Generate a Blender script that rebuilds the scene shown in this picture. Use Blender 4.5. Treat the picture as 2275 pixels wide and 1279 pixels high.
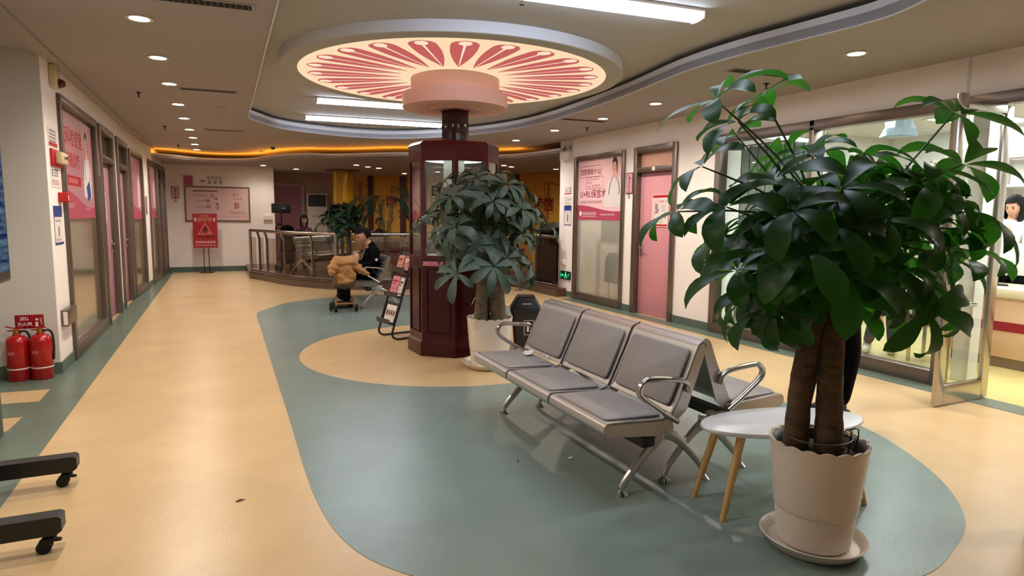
import bpy, bmesh, math, random
from mathutils import Vector, Matrix, Euler
R = math.radians
PI = math.pi
SC = bpy.context.scene
for o in list(bpy.data.objects):
    bpy.data.objects.remove(o)
COL = SC.collection

# ---------------------------------------------------------------- camera
cam = bpy.data.cameras.new('camera')
cam.sensor_fit = 'HORIZONTAL'
cam.sensor_width = 36.0
cam.lens = 1408.954 / 2275 * 36.0
cam.clip_start = 0.05
cam.clip_end = 100
camo = bpy.data.objects.new('camera', cam)
COL.objects.link(camo)
# the corridor runs along +Y; its vanishing point, the roll and the eye height give the pose
_d = Vector(((486.879 - 1137.5) / 1408.954, (471.808 - 639.5) / 1408.954, 1.0)).normalized()
_u = Vector((math.sin(-0.0422195), -math.cos(-0.0422195), 0.0))
_u = (_u - _d * _u.dot(_d)).normalized()
_r = _d.cross(_u)
_M = Matrix((_r, _d, _u))
_X, _Y, _Z = _M @ Vector((1, 0, 0)), _M @ Vector((0, -1, 0)), _M @ Vector((0, 0, -1))
_W = Matrix((( _X.x, _Y.x, _Z.x, 0.0), (_X.y, _Y.y, _Z.y, 0.0), (_X.z, _Y.z, _Z.z, 1.45), (0, 0, 0, 1)))
camo.matrix_world = _W
SC.camera = camo

# ---------------------------------------------------------------- world, exposure
world = bpy.data.worlds.new('world')
SC.world = world
world.use_nodes = True
world.node_tree.nodes['Background'].inputs[0].default_value = (0.9, 0.82, 0.7, 1)
world.node_tree.nodes['Background'].inputs[1].default_value = 0.05
SC.view_settings.view_transform = 'Standard'
SC.view_settings.look = 'None'
SC.view_settings.gamma = 1.0
SC.view_settings.use_curve_mapping = False
SC.view_settings.exposure = 0.0
SC.cycles.max_bounces = 7
SC.cycles.diffuse_bounces = 4
SC.cycles.glossy_bounces = 4
SC.cycles.transmission_bounces = 6
SC.cycles.transparent_max_bounces = 16
SC.cycles.sample_clamp_indirect = 4.0
SC.cycles.caustics_reflective = False
SC.cycles.caustics_refractive = False
SC.cycles.use_denoising = True
SC.cycles.use_light_tree = True

LIGHT = dict(down=23.0, down_emit=75.0, tube=22.0, disc=1.0, cove=34.0, clinic=210.0, side=22.0)

# ---------------------------------------------------------------- materials
def lin(h):
    h = h.lstrip('#')
    c = [int(h[i:i + 2], 16) / 255 for i in (0, 2, 4)]
    return tuple(v / 12.92 if v <= 0.04045 else ((v + 0.055) / 1.055) ** 2.4 for v in c) + (1.0,)

MATS = {}
def mat(name, col='#808080', rough=0.5, metal=0.0, var=0.0, vscale=6.0, bump=0.0, bscale=60.0, spec=0.5,
        emit=None, es=0.0, coat=0.0, stretch=None, trans=0.0, col2=None):
    if name in MATS:
        return MATS[name]
    m = bpy.data.materials.new(name)
    m.use_nodes = True
    nt = m.node_tree
    b = nt.nodes['Principled BSDF']
    c = lin(col)
    b.inputs['Base Color'].default_value = c
    b.inputs['Roughness'].default_value = rough
    b.inputs['Metallic'].default_value = metal
    b.inputs['Specular IOR Level'].default_value = spec
    b.inputs['Coat Weight'].default_value = coat
    b.inputs['Coat Roughness'].default_value = 0.08
    m.diffuse_color = c
    tc = nt.nodes.new('ShaderNodeTexCoord')
    vec = tc.outputs['Object']
    if stretch:
        mp = nt.nodes.new('ShaderNodeMapping')
        mp.inputs['Scale'].default_value = stretch
        nt.links.new(vec, mp.inputs['Vector'])
        vec = mp.outputs['Vector']
    if var > 0 or col2:
        n = nt.nodes.new('ShaderNodeTexNoise')
        n.inputs['Scale'].default_value = vscale
        n.inputs['Detail'].default_value = 5
        n.inputs['Roughness'].default_value = 0.6
        nt.links.new(vec, n.inputs['Vector'])
        r = nt.nodes.new('ShaderNodeValToRGB')
        r.color_ramp.elements[0].position = 0.3
        r.color_ramp.elements[1].position = 0.72
        if col2:
            r.color_ramp.elements[0].color = lin(col2)
            r.color_ramp.elements[1].color = c
        else:
            r.color_ramp.elements[0].color = tuple(v * (1 - var) for v in c[:3]) + (1,)
            r.color_ramp.elements[1].color = tuple(min(1, v * (1 + var * 0.6)) for v in c[:3]) + (1,)
        nt.links.new(n.outputs['Fac'], r.inputs['Fac'])
        nt.links.new(r.outputs['Color'], b.inputs['Base Color'])
    if bump > 0:
        n2 = nt.nodes.new('ShaderNodeTexNoise')
        n2.inputs['Scale'].default_value = bscale
        n2.inputs['Detail'].default_value = 3
        nt.links.new(vec, n2.inputs['Vector'])
        bp = nt.nodes.new('ShaderNodeBump')
        bp.inputs['Strength'].default_value = bump
        bp.inputs['Distance'].default_value = 0.01
        nt.links.new(n2.outputs['Fac'], bp.inputs['Height'])
        nt.links.new(bp.outputs['Normal'], b.inputs['Normal'])
    if emit:
        b.inputs['Emission Color'].default_value = lin(emit)
        b.inputs['Emission Strength'].default_value = es
    if trans > 0:
        t = nt.nodes.new('ShaderNodeBsdfTranslucent')
        t.inputs['Color'].default_value = tuple(min(1, v * q) for v, q in zip(c[:3], (2.4, 3.0, 1.6))) + (1,)
        mx = nt.nodes.new('ShaderNodeMixShader')
        mx.inputs[0].default_value = trans
        nt.links.new(b.outputs[0], mx.inputs[1])
        nt.links.new(t.outputs[0], mx.inputs[2])
        nt.links.new(mx.outputs[0], nt.nodes['Material Output'].inputs['Surface'])
    MATS[name] = m
    return m

def glass(name, tint='#ffffff', refl=1.0, rough=0.02, haze=0.0, hazecol='#c8d0c8'):
    """architectural glass: see-through with a Fresnel reflection, optionally frosted"""
    if name in MATS:
        return MATS[name]
    m = bpy.data.materials.new(name)
    m.use_nodes = True
    nt = m.node_tree
    nt.nodes.remove(nt.nodes['Principled BSDF'])
    out = nt.nodes['Material Output']
    t = nt.nodes.new('ShaderNodeBsdfTransparent')
    t.inputs[0].default_value = lin(tint)
    g = nt.nodes.new('ShaderNodeBsdfGlossy')
    g.inputs['Roughness'].default_value = rough
    g.inputs['Color'].default_value = (refl, refl, refl, 1)
    f = nt.nodes.new('ShaderNodeFresnel')
    ge = nt.nodes.new('ShaderNodeNewGeometry')          # same Fresnel curve on both faces of the pane
    ma = nt.nodes.new('ShaderNodeMath'); ma.operation = 'MULTIPLY_ADD'
    ma.inputs[1].default_value = 1 / 1.5 - 1.5
    ma.inputs[2].default_value = 1.5
    nt.links.new(ge.outputs['Backfacing'], ma.inputs[0])
    nt.links.new(ma.outputs[0], f.inputs['IOR'])
    last = t.outputs[0]
    if haze > 0:
        d0 = nt.nodes.new('ShaderNodeBsdfDiffuse')
        d0.inputs[0].default_value = lin(hazecol)
        d1 = nt.nodes.new('ShaderNodeBsdfTranslucent')
        d1.inputs[0].default_value = lin(hazecol)
        d = nt.nodes.new('ShaderNodeMixShader')
        nt.links.new(d0.outputs[0], d.inputs[1]); nt.links.new(d1.outputs[0], d.inputs[2])
        mh = nt.nodes.new('ShaderNodeMixShader')
        mh.inputs[0].default_value = haze
        nt.links.new(last, mh.inputs[1])
        nt.links.new(d.outputs[0], mh.inputs[2])
        last = mh.outputs[0]
    mx = nt.nodes.new('ShaderNodeMixShader')
    nt.links.new(f.outputs[0], mx.inputs[0])
    nt.links.new(last, mx.inputs[1])
    nt.links.new(g.outputs[0], mx.inputs[2])
    nt.links.new(mx.outputs[0], out.inputs['Surface'])
    MATS[name] = m
    return m

def emitter(name, col, s):
    if name in MATS:
        return MATS[name]
    m = bpy.data.materials.new(name)
    m.use_nodes = True
    nt = m.node_tree
    nt.nodes.remove(nt.nodes['Principled BSDF'])
    e = nt.nodes.new('ShaderNodeEmission')
    e.inputs[0].default_value = lin(col)
    e.inputs[1].default_value = s
    nt.links.new(e.outputs[0], nt.nodes['Material Output'].inputs['Surface'])
    MATS[name] = m
    return m

M_TAN = mat('tan vinyl floor', '#c8aa7e', 0.25, var=0.10, vscale=1.6, bump=0.10, bscale=130, spec=0.55)
M_TEAL = mat('grey green vinyl floor', '#778780', 0.22, var=0.12, vscale=1.8, bump=0.12, bscale=130, spec=0.55)
M_STRIP = mat('green border vinyl', '#5f6f62', 0.3, var=0.15, vscale=2.5, bump=0.05, bscale=90)
M_SKIRT = mat('green skirting vinyl', '#5c6c60', 0.45, var=0.15, vscale=3)
M_WALL = mat('cream wall paint', '#f3ebe6', 0.75, var=0.04, vscale=2)
M_WALLG = mat('wall shade and joint grey', '#d6d3ce', 0.8, var=0.03, vscale=2)  # grey of the alcove walls' shading put into the colour; joint strips share it
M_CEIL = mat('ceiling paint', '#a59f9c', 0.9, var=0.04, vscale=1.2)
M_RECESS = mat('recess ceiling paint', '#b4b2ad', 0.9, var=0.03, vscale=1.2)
M_LIP = mat('recess lip paint', '#dcdde2', 0.7)
M_FRAME = mat('brushed metal frame', '#7a6e64', 0.35, metal=0.75, var=0.1, vscale=3, stretch=(1, 1, 0.1))
M_STEEL = mat('stainless steel', '#b8b2aa', 0.22, metal=1.0, var=0.06, vscale=3)
M_CHROME = mat('chrome', '#d8d6d4', 0.08, metal=1.0)
M_BENCH = mat('satin silver metal', '#c2beb9', 0.32, metal=0.75, bump=0.02, bscale=300)
M_PAD = mat('grey vinyl pad', '#8f8882', 0.42, var=0.06, vscale=4, bump=0.03, bscale=200)
M_BLACK = mat('black plastic', '#121212', 0.4)
M_RUB = mat('black rubber', '#0c0c0c', 0.7)
M_PINK = mat('pink door laminate', '#d2909a', 0.5, var=0.03, vscale=2)
M_MAUVE = mat('mauve door laminate', '#b08090', 0.5, var=0.03)
M_LACQ = mat('dark red lacquer', '#38030a', 0.2, var=0.12, vscale=2.5, spec=0.3)
M_LACQ2 = mat('deep red lacquer', '#4a0711', 0.2, spec=0.35)
M_WHITE = mat('white plastic', '#e4dfd8', 0.4)
M_WOOD = mat('pale wood', '#d0a868', 0.45, var=0.15, vscale=5, stretch=(8, 8, 1))
M_RED = mat('red enamel', '#a80d10', 0.25, coat=0.3)
M_SIGNRED = mat('sign red', '#b5121c', 0.4)
M_PINKP = mat('poster pink', '#d0949d', 0.35)
M_PINKD = mat('film dimmed pink poster', '#b9828b', 0.3)  # dimming by the reflective window film is put into this pink
M_PINKL = mat('poster pale pink', '#edc0c4', 0.35)
M_ROSE = mat('poster rose band', '#b34a62', 0.35)
M_MAROON = mat('poster maroon ink', '#7d2038', 0.5)
M_PAPER = mat('white paper', '#e6ddd6', 0.6)
M_BLUEP = mat('poster blue', '#27408c', 0.4)
M_INK = mat('dark ink', '#2a2024', 0.6)
M_GREYINK = mat('grey ink', '#8a8084', 0.6)
M_WINK = mat('white ink', '#f2ece8', 0.6)
M_REDINK = mat('red ink', '#b0182a', 0.5)
M_SKIN = mat('skin', '#c99a7c', 0.5)
M_HAIR = mat('black hair', '#0c0908', 0.75, spec=0.15, bump=0.3, bscale=150, stretch=(6, 6, 1))
M_JACKET = mat('black jacket cloth', '#070708', 0.95, spec=0.1, bump=0.15, bscale=60)
M_NAVY = mat('navy cloth', '#20253a', 0.8)
M_GLASS = glass('clear glass', '#f2f6f4')
M_GLASSR = glass('railing glass', '#d8cfc0', haze=0.06, hazecol='#a09080')
M_FROST = glass('frosted window glass', '#ffffff', haze=0.42, hazecol='#ccccc2')
M_TINT = mat('reflective window film', '#7c6f54', 0.12, metal=0.15, var=0.1, vscale=0.8, coat=0.5)

# ---------------------------------------------------------------- mesh building
class MB:
    def __init__(self):
        self.b = bmesh.new()
    def _xf(self, vs, M):
        if M is not None:
            for v in vs:
                v.co = M @ v.co
    def box(self, c, s, M=None, bev=0.0, rz=0.0):
        r = bmesh.ops.create_cube(self.b, size=1.0)
        vs = r['verts']
        for v in vs:
            v.co = Vector((v.co.x * s[0], v.co.y * s[1], v.co.z * s[2]))
        if bev > 0:
            es = {e for v in vs for e in v.link_edges}
            rb = bmesh.ops.bevel(self.b, geom=list(es), offset=min(bev, min(s) * 0.49), segments=2, affect='EDGES', profile=0.5)
            vs = list({v for v in rb['verts']} | {v for v in vs if v.is_valid})
        T = Matrix.Translation(Vector(c)) @ Matrix.Rotation(rz, 4, 'Z')
        self._xf(vs, T)
        self._xf(vs, M)
        return self
    def box2(self, a, b, bev=0.0, M=None):
        return self.box([(a[i] + b[i]) / 2 for i in range(3)], [abs(b[i] - a[i]) for i in range(3)], M, bev)
    def cyl(self, a, b, r, r2=None, n=16, cap=True):
        a, b = Vector(a), Vector(b)
        d = b - a
        if d.length < 1e-7:
            return self
        q = d.to_track_quat('Z', 'Y').to_matrix().to_4x4()
        rr = bmesh.ops.create_cone(self.b, cap_ends=cap, segments=n, radius1=r, radius2=r if r2 is None else r2, depth=d.length)
        self._xf(rr['verts'], Matrix.Translation((a + b) / 2) @ q)
        return self
    def sph(self, c, r, s=(1, 1, 1), n=14, M=None):
        rr = bmesh.ops.create_uvsphere(self.b, u_segments=n, v_segments=max(6, n // 2 + 1), radius=r)
        for v in rr['verts']:
            v.co = Vector((v.co.x * s[0] + c[0], v.co.y * s[1] + c[1], v.co.z * s[2] + c[2]))
        self._xf(rr['verts'], M)
        return self
    def tube(self, pts, r, n=10, closed=False, flat=1.0, up=None, cap=True):
        """sweep a (possibly flattened) round section along points; r number or list"""
        P = [Vector(p) for p in pts]
        k = len(P)
        rs = r if isinstance(r, (list, tuple)) else [r] * k
        rings = []
        prev = None
        for i in range(k):
            if closed:
                t = (P[(i + 1) % k] - P[i - 1]).normalized()
            else:
                t = (P[min(i + 1, k - 1)] - P[max(i - 1, 0)]).normalized()
            if prev is None:
                ref = Vector(up) if up else (Vector((0, 0, 1)) if abs(t.z) < 0.9 else Vector((1, 0, 0)))
                nrm = (ref - t * ref.dot(t)).normalized()
            else:
                nrm = (prev - t * prev.dot(t))
                nrm = nrm.normalized() if nrm.length > 1e-6 else prev
            prev = nrm
            bn = t.cross(nrm)
            ring = []
            for j in range(n):
                a = 2 * PI * j / n
                ring.append(self.b.verts.new(P[i] + (nrm * math.cos(a) + bn * math.sin(a) * flat) * rs[i]))
            rings.append(ring)
        m = k if closed else k - 1
        for i in range(m):
            A, B = rings[i], rings[(i + 1) % k]
            for j in range(n):
                self.b.faces.new((A[j], A[(j + 1) % n], B[(j + 1) % n], B[j]))
        if not closed and cap:
            self.b.faces.new(rings[0][::-1])
            self.b.faces.new(rings[-1])
        return self
    def lathe(self, prof, c=(0, 0, 0), n=32, wob=None):
        """prof: list of (r, z)"""
        rings = []
        for i, (r, z) in enumerate(prof):
            if r < 1e-6:
                rings.append([self.b.verts.new((c[0], c[1], c[2] + z))])
            else:
                ring = []
                for j in range(n):
                    a = 2 * PI * j / n
                    dr, dz = wob(i, a) if wob else (0, 0)
                    ring.append(self.b.verts.new((c[0] + (r + dr) * math.cos(a), c[1] + (r + dr) * math.sin(a), c[2] + z + dz)))
                rings.append(ring)
        for A, B in zip(rings[:-1], rings[1:]):
            for j in range(n):
                j2 = (j + 1) % n
                if len(A) == 1 and len(B) == 1:
                    continue
                if len(A) == 1:
                    self.b.faces.new((A[0], B[j2], B[j]))
                elif len(B) == 1:
                    self.b.faces.new((A[j], A[j2], B[0]))
                else:
                    self.b.faces.new((A[j], A[j2], B[j2], B[j]))
        return self
    def poly(self, pts, z0, z1=None, holes=()):
        """flat (or extruded) polygon in XY with optional holes"""
        es = []
        for loop in [pts] + list(holes):
            vs = [self.b.verts.new((p[0], p[1], z0)) for p in loop]
            for i in range(len(vs)):
                es.append(self.b.edges.new((vs[i], vs[(i + 1) % len(vs)])))
        r = bmesh.ops.triangle_fill(self.b, use_beauty=True, use_dissolve=False, edges=es)
        fs = [g for g in r['geom'] if isinstance(g, bmesh.types.BMFace)]
        if z1 is not None:
            ex = bmesh.ops.extrude_face_region(self.b, geom=fs)
            for g in ex['geom']:
                if isinstance(g, bmesh.types.BMVert):
                    g.co.z = z1
        return self
    def prism(self, prof, a, b, axis='Y'):
        """extrude a 2-D profile: axis Y takes (x,z), axis X takes (y,z), axis Z takes (x,y)"""
        def put(p, t):
            return {'Y': (p[0], t, p[1]), 'X': (t, p[0], p[1]), 'Z': (p[0], p[1], t)}[axis]
        A = [self.b.verts.new(put(p, a)) for p in prof]
        B = [self.b.verts.new(put(p, b)) for p in prof]
        n = len(prof)
        for i in range(n):
            self.b.faces.new((A[i], A[(i + 1) % n], B[(i + 1) % n], B[i]))
        self.b.faces.new(A[::-1])
        self.b.faces.new(B)
        return self
    def quad(self, a, b, c, d):
        self.b.faces.new([self.b.verts.new(p) for p in (a, b, c, d)])
        return self
    def grid(self, f, nu, nv, closed_u=False):
        V = [[self.b.verts.new(f(i / nu, j / nv)) for j in range(nv + 1)] for i in range(nu + (0 if closed_u else 1))]
        for i in range(nu):
            for j in range(nv):
                i2 = (i + 1) % len(V)
                self.b.faces.new((V[i][j], V[i2][j], V[i2][j + 1], V[i][j + 1]))
        return self
    def build(self, name, m, parent=None, smooth=True, ang=35, M=None):
        b = self.b
        if M is not None:
            b.transform(M)
        bmesh.ops.recalc_face_normals(b, faces=b.faces)
        me = bpy.data.meshes.new(name)
        if smooth:
            lim = R(ang)
            for f in b.faces:
                f.smooth = True
            for e in b.edges:
                e.smooth = not (len(e.link_faces) == 2 and e.calc_face_angle(0) > lim)
        b.to_mesh(me)
        b.free()
        me.materials.append(m)
        o = bpy.data.objects.new(name, me)
        COL.objects.link(o)
        if parent is not None:
            o.parent = parent
        return o

def tag(o, label=None, cat=None, group=None, kind=None):
    if label: o['label'] = label
    if cat: o['category'] = cat
    if group: o['group'] = group
    if kind: o['kind'] = kind
    return o

def thing(name, label, cat, loc=(0, 0, 0), rz=0.0, group=None):
    o = bpy.data.objects.new(name, None)
    o.empty_display_size = 0.1
    COL.objects.link(o)
    o.location = loc
    o.rotation_euler = (0, 0, rz)
    return tag(o, label, cat, group)

def frame(o, loc, facing):
    """put a flat thing (local x right, y up, z out) on a wall"""
    X, Z = {'-y': ((1, 0, 0), (0, -1, 0)), '+x': ((0, 1, 0), (1, 0, 0)), '-x': ((0, -1, 0), (-1, 0, 0))}[facing]
    Xv, Zv, Yv = Vector(X), Vector(Z), Vector((0, 0, 1))
    o.matrix_world = Matrix(((Xv.x, Yv.x, Zv.x, loc[0]), (Xv.y, Yv.y, Zv.y, loc[1]), (Xv.z, Yv.z, Zv.z, loc[2]), (0, 0, 0, 1)))
    return o

def dup(root, loc, rz=0.0, label=None, group=None):
    r = root.copy()
    COL.objects.link(r)
    r.location = loc
    r.rotation_euler = (0, 0, rz)
    if label: r['label'] = label
    if group: r['group'] = group
    for ch in list(root.children):
        c = ch.copy(); COL.objects.link(c); c.parent = r
        for g in list(ch.children):
            d = g.copy(); COL.objects.link(d); d.parent = c
    return r

def struct(o):
    o['kind'] = 'structure'
    return o

def text_into(mb, s, x, y, size, z=0.0, align='CENTER', vert=False, sx=1.0, bold=0.012):
    """write a string as flat letter shapes into mb, local xy"""
    if vert:
        for i, ch in enumerate(s):
            text_into(mb, ch, x, y - i * size * 1.12, size, z, align, False, sx, bold)
        return
    cu = bpy.data.curves.new('t', 'FONT')
    cu.body = s
    cu.size = size
    cu.offset = bold * size
    cu.align_x = align
    cu.align_y = 'CENTER'
    cu.resolution_u = 2
    ob = bpy.data.objects.new('t', cu)
    COL.objects.link(ob)
    dg = bpy.context.evaluated_depsgraph_get()
    me = bpy.data.meshes.new_from_object(ob.evaluated_get(dg))
    me.transform(Matrix.Translation((x, y, z)) @ Matrix.Diagonal((sx, 1, 1, 1)))
    mb.b.from_mesh(me)
    bpy.data.objects.remove(ob)
    bpy.data.curves.remove(cu)
    bpy.data.meshes.remove(me)

def rect(mb, x0, y0, x1, y1, z=0.0):
    mb.quad((x0, y0, z), (x1, y0, z), (x1, y1, z), (x0, y1, z))

def glyphs(mb, x, y, n, s, z, rnd, vert=False, gap=1.15):
    """rows of strokes standing where the photograph's small print is too small to read"""
    for i in range(n):
        gx, gy = (x, y - i * s * gap) if vert else (x + i * s * gap, y)
        t = s * 0.1
        for k in range(3):
            yy = gy + s * (0.1 + 0.36 * k)
            w0 = rnd.uniform(0, 0.2) * s
            rect(mb, gx + w0, yy, gx + s - rnd.uniform(0, 0.2) * s, yy + t, z)
        for k in range(2):
            xx = gx + s * (rnd.uniform(0.1, 0.35) if k == 0 else rnd.uniform(0.55, 0.85))
            rect(mb, xx, gy, xx + t, gy + s * 0.95, z)

def outline(mb, x0, y0, x1, y1, t, z):
    rect(mb, x0, y0, x1, y0 + t, z); rect(mb, x0, y1 - t, x1, y1, z)
    rect(mb, x0, y0 + t, x0 + t, y1 - t, z); rect(mb, x1 - t, y0 + t, x1, y1 - t, z)

def ring2d(mb, x, y, r0, r1, z, n=24):
    for i in range(n):
        a, b = 2 * PI * i / n, 2 * PI * (i + 1) / n
        mb.quad((x + r0 * math.cos(a), y + r0 * math.sin(a), z), (x + r1 * math.cos(a), y + r1 * math.sin(a), z),
                (x + r1 * math.cos(b), y + r1 * math.sin(b), z), (x + r0 * math.cos(b), y + r0 * math.sin(b), z))

def disc2d(mb, x, y, rx, ry, z, n=24):
    mb.b.faces.new([mb.b.verts.new((x + rx * math.cos(2 * PI * i / n), y + ry * math.sin(2 * PI * i / n), z)) for i in range(n)])

def flatpoly(mb, pts, z):
    mb.b.faces.new([mb.b.verts.new((p[0], p[1], z)) for p in pts])

def spline(pts, closed=False, k=6):
    """Catmull-Rom through the points"""
    P = [Vector(p) for p in pts]
    n = len(P)
    out = []
    rng = n if closed else n - 1
    for i in range(rng):
        p0 = P[(i - 1) % n] if closed or i > 0 else P[0] * 2 - P[1]
        p1, p2 = P[i], P[(i + 1) % n]
        p3 = P[(i + 2) % n] if closed or i + 2 < n else P[-1] * 2 - P[-2]
        for j in range(k):
            t = j / k
            out.append(0.5 * ((2 * p1) + (p2 - p0) * t + (2 * p0 - 5 * p1 + 4 * p2 - p3) * t * t + (3 * p1 - p0 - 3 * p2 + p3) * t ** 3))
    if not closed:
        out.append(P[-1])
    return out
# ================================================================ THE SETTING
ZC = 2.78          # main ceiling
XL, XR = -1.34, 5.66
OVAL = spline([(0.44, 9.77, 0), (0.42, 8.5, 0), (0.41, 7, 0), (0.40, 5.5, 0), (0.395, 4.5, 0), (0.385, 3.6, 0), (0.40, 3.1, 0), (0.45, 2.75, 0),
    (0.56, 2.48, 0), (0.78, 2.22, 0), (1.1, 1.98, 0), (1.55, 1.74, 0), (2.05, 1.57, 0), (2.56, 1.515, 0), (2.9, 1.595, 0), (3.22, 1.73, 0),
    (3.52, 1.98, 0), (3.76, 2.285, 0), (3.985, 2.70, 0), (4.06, 3.05, 0), (4.0, 3.6, 0), (3.93, 4.2, 0), (3.94, 4.9, 0), (4.13, 6.12, 0),
    (4.27, 7.82, 0), (4.2, 9.1, 0), (3.8, 10.2, 0), (3.03, 11.15, 0), (2.28, 11.37, 0), (1.59, 11.21, 0), (0.97, 10.84, 0), (0.62, 10.25, 0)], closed=True, k=5)
OVAL = [(p.x, p.y) for p in OVAL]
CX, CY = 2.25, 6.47                                  # the middle of column, disc and floor circle
def circle(cx, cy, r, n=72):
    return [(cx + r * math.cos(2 * PI * i / n), cy + r * math.sin(2 * PI * i / n)) for i in range(n)]

struct(MB().box2((-3.2, -3.2, -0.06), (10.2, 23.2, 0)).build('floor', M_TAN))
struct(MB().poly(OVAL, 0.0, 0.0025, holes=[circle(CX, CY, 1.577)]).build('floor_inlay', M_TEAL, smooth=False))
b = MB()
b.poly([(-1.34, 6.205), (-1.34, 17.5), (-1.055, 17.5), (-1.03, 3.0), (-1.03, -3.0), (-1.36, -3.0), (-1.36, 5.0), (-1.325, 5.09), (-1.318, 5.40), (-3, 5.40),
        (-3, 5.82), (-1.515, 5.81), (-1.305, 5.79), (-1.312, 6.175), (-1.616, 6.2), (-3, 6.25), (-3, 6.74), (-1.34, 6.74)], 0.0, 0.0025)
b.poly([(XR - 0.25, -3), (XR, -3), (XR, 9.72), (XR - 0.25, 9.72)], 0, 0.0025)
b.poly([(-1.05, 17.2), (1.0, 17.2), (1.0, 17.5), (-1.05, 17.5)], 0, 0.0025)
struct(b.build('floor_border', M_STRIP, smooth=False))

# ceiling with the oval opening, its recess above, the soffit over the lobby
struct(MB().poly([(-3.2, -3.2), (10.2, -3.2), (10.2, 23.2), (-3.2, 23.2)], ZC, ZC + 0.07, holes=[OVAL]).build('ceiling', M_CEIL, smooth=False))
def offset_loop(pts, d):
    n = len(pts)
    out = []
    for i in range(n):
        a, c = Vector(pts[i - 1]), Vector(pts[(i + 1) % n])
        t = (c - a).normalized()
        out.append((pts[i][0] + t.y * d, pts[i][1] - t.x * d))
    return out
OV2 = offset_loop(OVAL, 0.16)
b = MB()
b.poly(OV2, 2.945, 2.99)
n = len(OV2)
for i in range(n):
    p, q = OV2[i], OV2[(i + 1) % n]
    b.quad((p[0], p[1], ZC + 0.07), (q[0], q[1], ZC + 0.07), (q[0], q[1], 2.945), (p[0], p[1], 2.945))
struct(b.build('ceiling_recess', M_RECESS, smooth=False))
b = MB()
IN = offset_loop(OVAL, 0.012)
for i in range(n):
    p, q, p2, q2 = OVAL[i], OVAL[(i + 1) % n], IN[i], IN[(i + 1) % n]
    b.quad((p[0], p[1], ZC - 0.006), (q[0], q[1], ZC - 0.006), (q[0], q[1], ZC + 0.122), (p[0], p[1], ZC + 0.122))
    b.quad((p[0], p[1], ZC + 0.122), (q[0], q[1], ZC + 0.122), (q2[0], q2[1], ZC + 0.122), (p2[0], p2[1], ZC + 0.122))
    b.quad((p[0], p[1], ZC - 0.006), (q[0], q[1], ZC - 0.006), (q2[0], q2[1], ZC - 0.006), (p2[0], p2[1], ZC - 0.006))
struct(b.build('trim_1', M_LIP, smooth=False))

LIPC = [(p.x, p.y) for p in spline([(-1.36, 15.2, 0), (-0.9, 15.45, 0), (-0.3, 16.0, 0), (0.17, 15.93, 0), (0.71, 15.46, 0), (1.02, 14.5, 0), (1.63, 13.62, 0),
    (2.13, 13.5, 0), (2.62, 13.06, 0), (3.36, 12.4, 0), (4.3, 12.15, 0), (5.16, 11.88, 0), (5.5, 11.2, 0), (5.64, 10.2, 0)], k=5)]
b = MB()
b.poly(LIPC + [(10.2, 10.2), (10.2, 23.2), (-1.36, 23.2)], 2.60, 2.625)
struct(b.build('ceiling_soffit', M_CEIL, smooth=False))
b = MB()
for i in range(len(LIPC) - 1):
    p, q = Vector(LIPC[i]), Vector(LIPC[i + 1])
    t = (q - p).normalized() * 0.02
    nn = Vector((-t.y, t.x))
    A = [(p.x, p.y), (q.x, q.y), (q.x + nn.x, q.y + nn.y), (p.x + nn.x, p.y + nn.y)]
    b.prism(A, 2.595, 2.665, 'Z')
struct(b.build('trim_2', M_LIP, smooth=False))
# the orange cove lamp strip lying behind that lip
b = MB()
b.tube([(p[0] + 0.07, p[1] + 0.22, 2.645) for p in LIPC[1:-6]], 0.016, n=6)
tag(b.build('cove_light_strip', emitter('orange cove lamp', '#ff9a2a', LIGHT['cove'])), 'orange cove lamp strip lying along the wavy soffit edge over the lobby', 'light')

b = MB().box2((XL - 0.02, -3, ZC - 0.018), (-1.232, 12.2, ZC + 0.002))
b.box2((XL - 0.02, 12.2, ZC - 0.018), (-1.19, 17.5, ZC + 0.002))
struct(b.build('trim_3', M_CEIL, smooth=False))

# ---- left wall: first run straight, second run drawn in slightly
KB = 0.0324
ANGB = -math.atan(KB)
MBW = Matrix.Translation((XL, 12.2, 0)) @ Matrix.Rotation(ANGB, 4, 'Z')
def wall_run(b, y0, y1, holes, top, M=None, th=0.14, ztop=ZC):
    """wall on local x<=0 from y0 to y1, openings from the floor to top"""
    y = y0
    for a, c in holes:
        if a > y: b.box2((-th, y, 0), (0, a, top), M=M)
        y = c
    if y1 > y: b.box2((-th, y, 0), (0, y1, top), M=M)
    b.box2((-th, y0, top), (0, y1, ztop), M=M)
TL = Matrix.Translation((XL, 0, 0))
HA = [(7.28, 9.25), (9.45, 10.61), (10.94, 12.10)]
HB = [(0.13, 1.60), (2.40, 3.72), (3.80, 4.60), (4.70, 5.22)]
b = MB()
wall_run(b, 6.74, 12.2, HA, 2.54, TL)
wall_run(b, 0, 5.5, HB, 2.49, MBW)
b.box2((XL - 0.14, -3.2, 0), (XL, 4.9, ZC))
struct(b.build('wall_left', M_WALL, smooth=False))
b = MB().box2((-3.2, 6.735, 0), (XL - 0.002, 6.86, ZC))
b.box2((-3.2, 4.75, 0), (-1.482, 4.9, ZC))
struct(b.build('wall_alcove', M_WALLG, smooth=False))
struct(MB().box2((-3.3, 4.75, 0), (-3.2, 6.8, ZC)).build('wall_alcove_end', M_WALLG, smooth=False))
struct(MB().box2((XL - 0.10, 4.9, 0.0), (XL + 0.015, 4.99, 2.5), bev=0.004).build('trim_4', M_FRAME))
def skirt(b, y0, y1, holes, M, h=0.105):
    y = y0
    for a, c in holes:
        if a > y: b.box2((0, y, 0), (0.012, a, h), M=M)
        y = c
    if y1 > y: b.box2((0, y, 0), (0.012, y1, h), M=M)
b = MB()
skirt(b, 6.74, 12.2, HA, TL)
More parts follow.
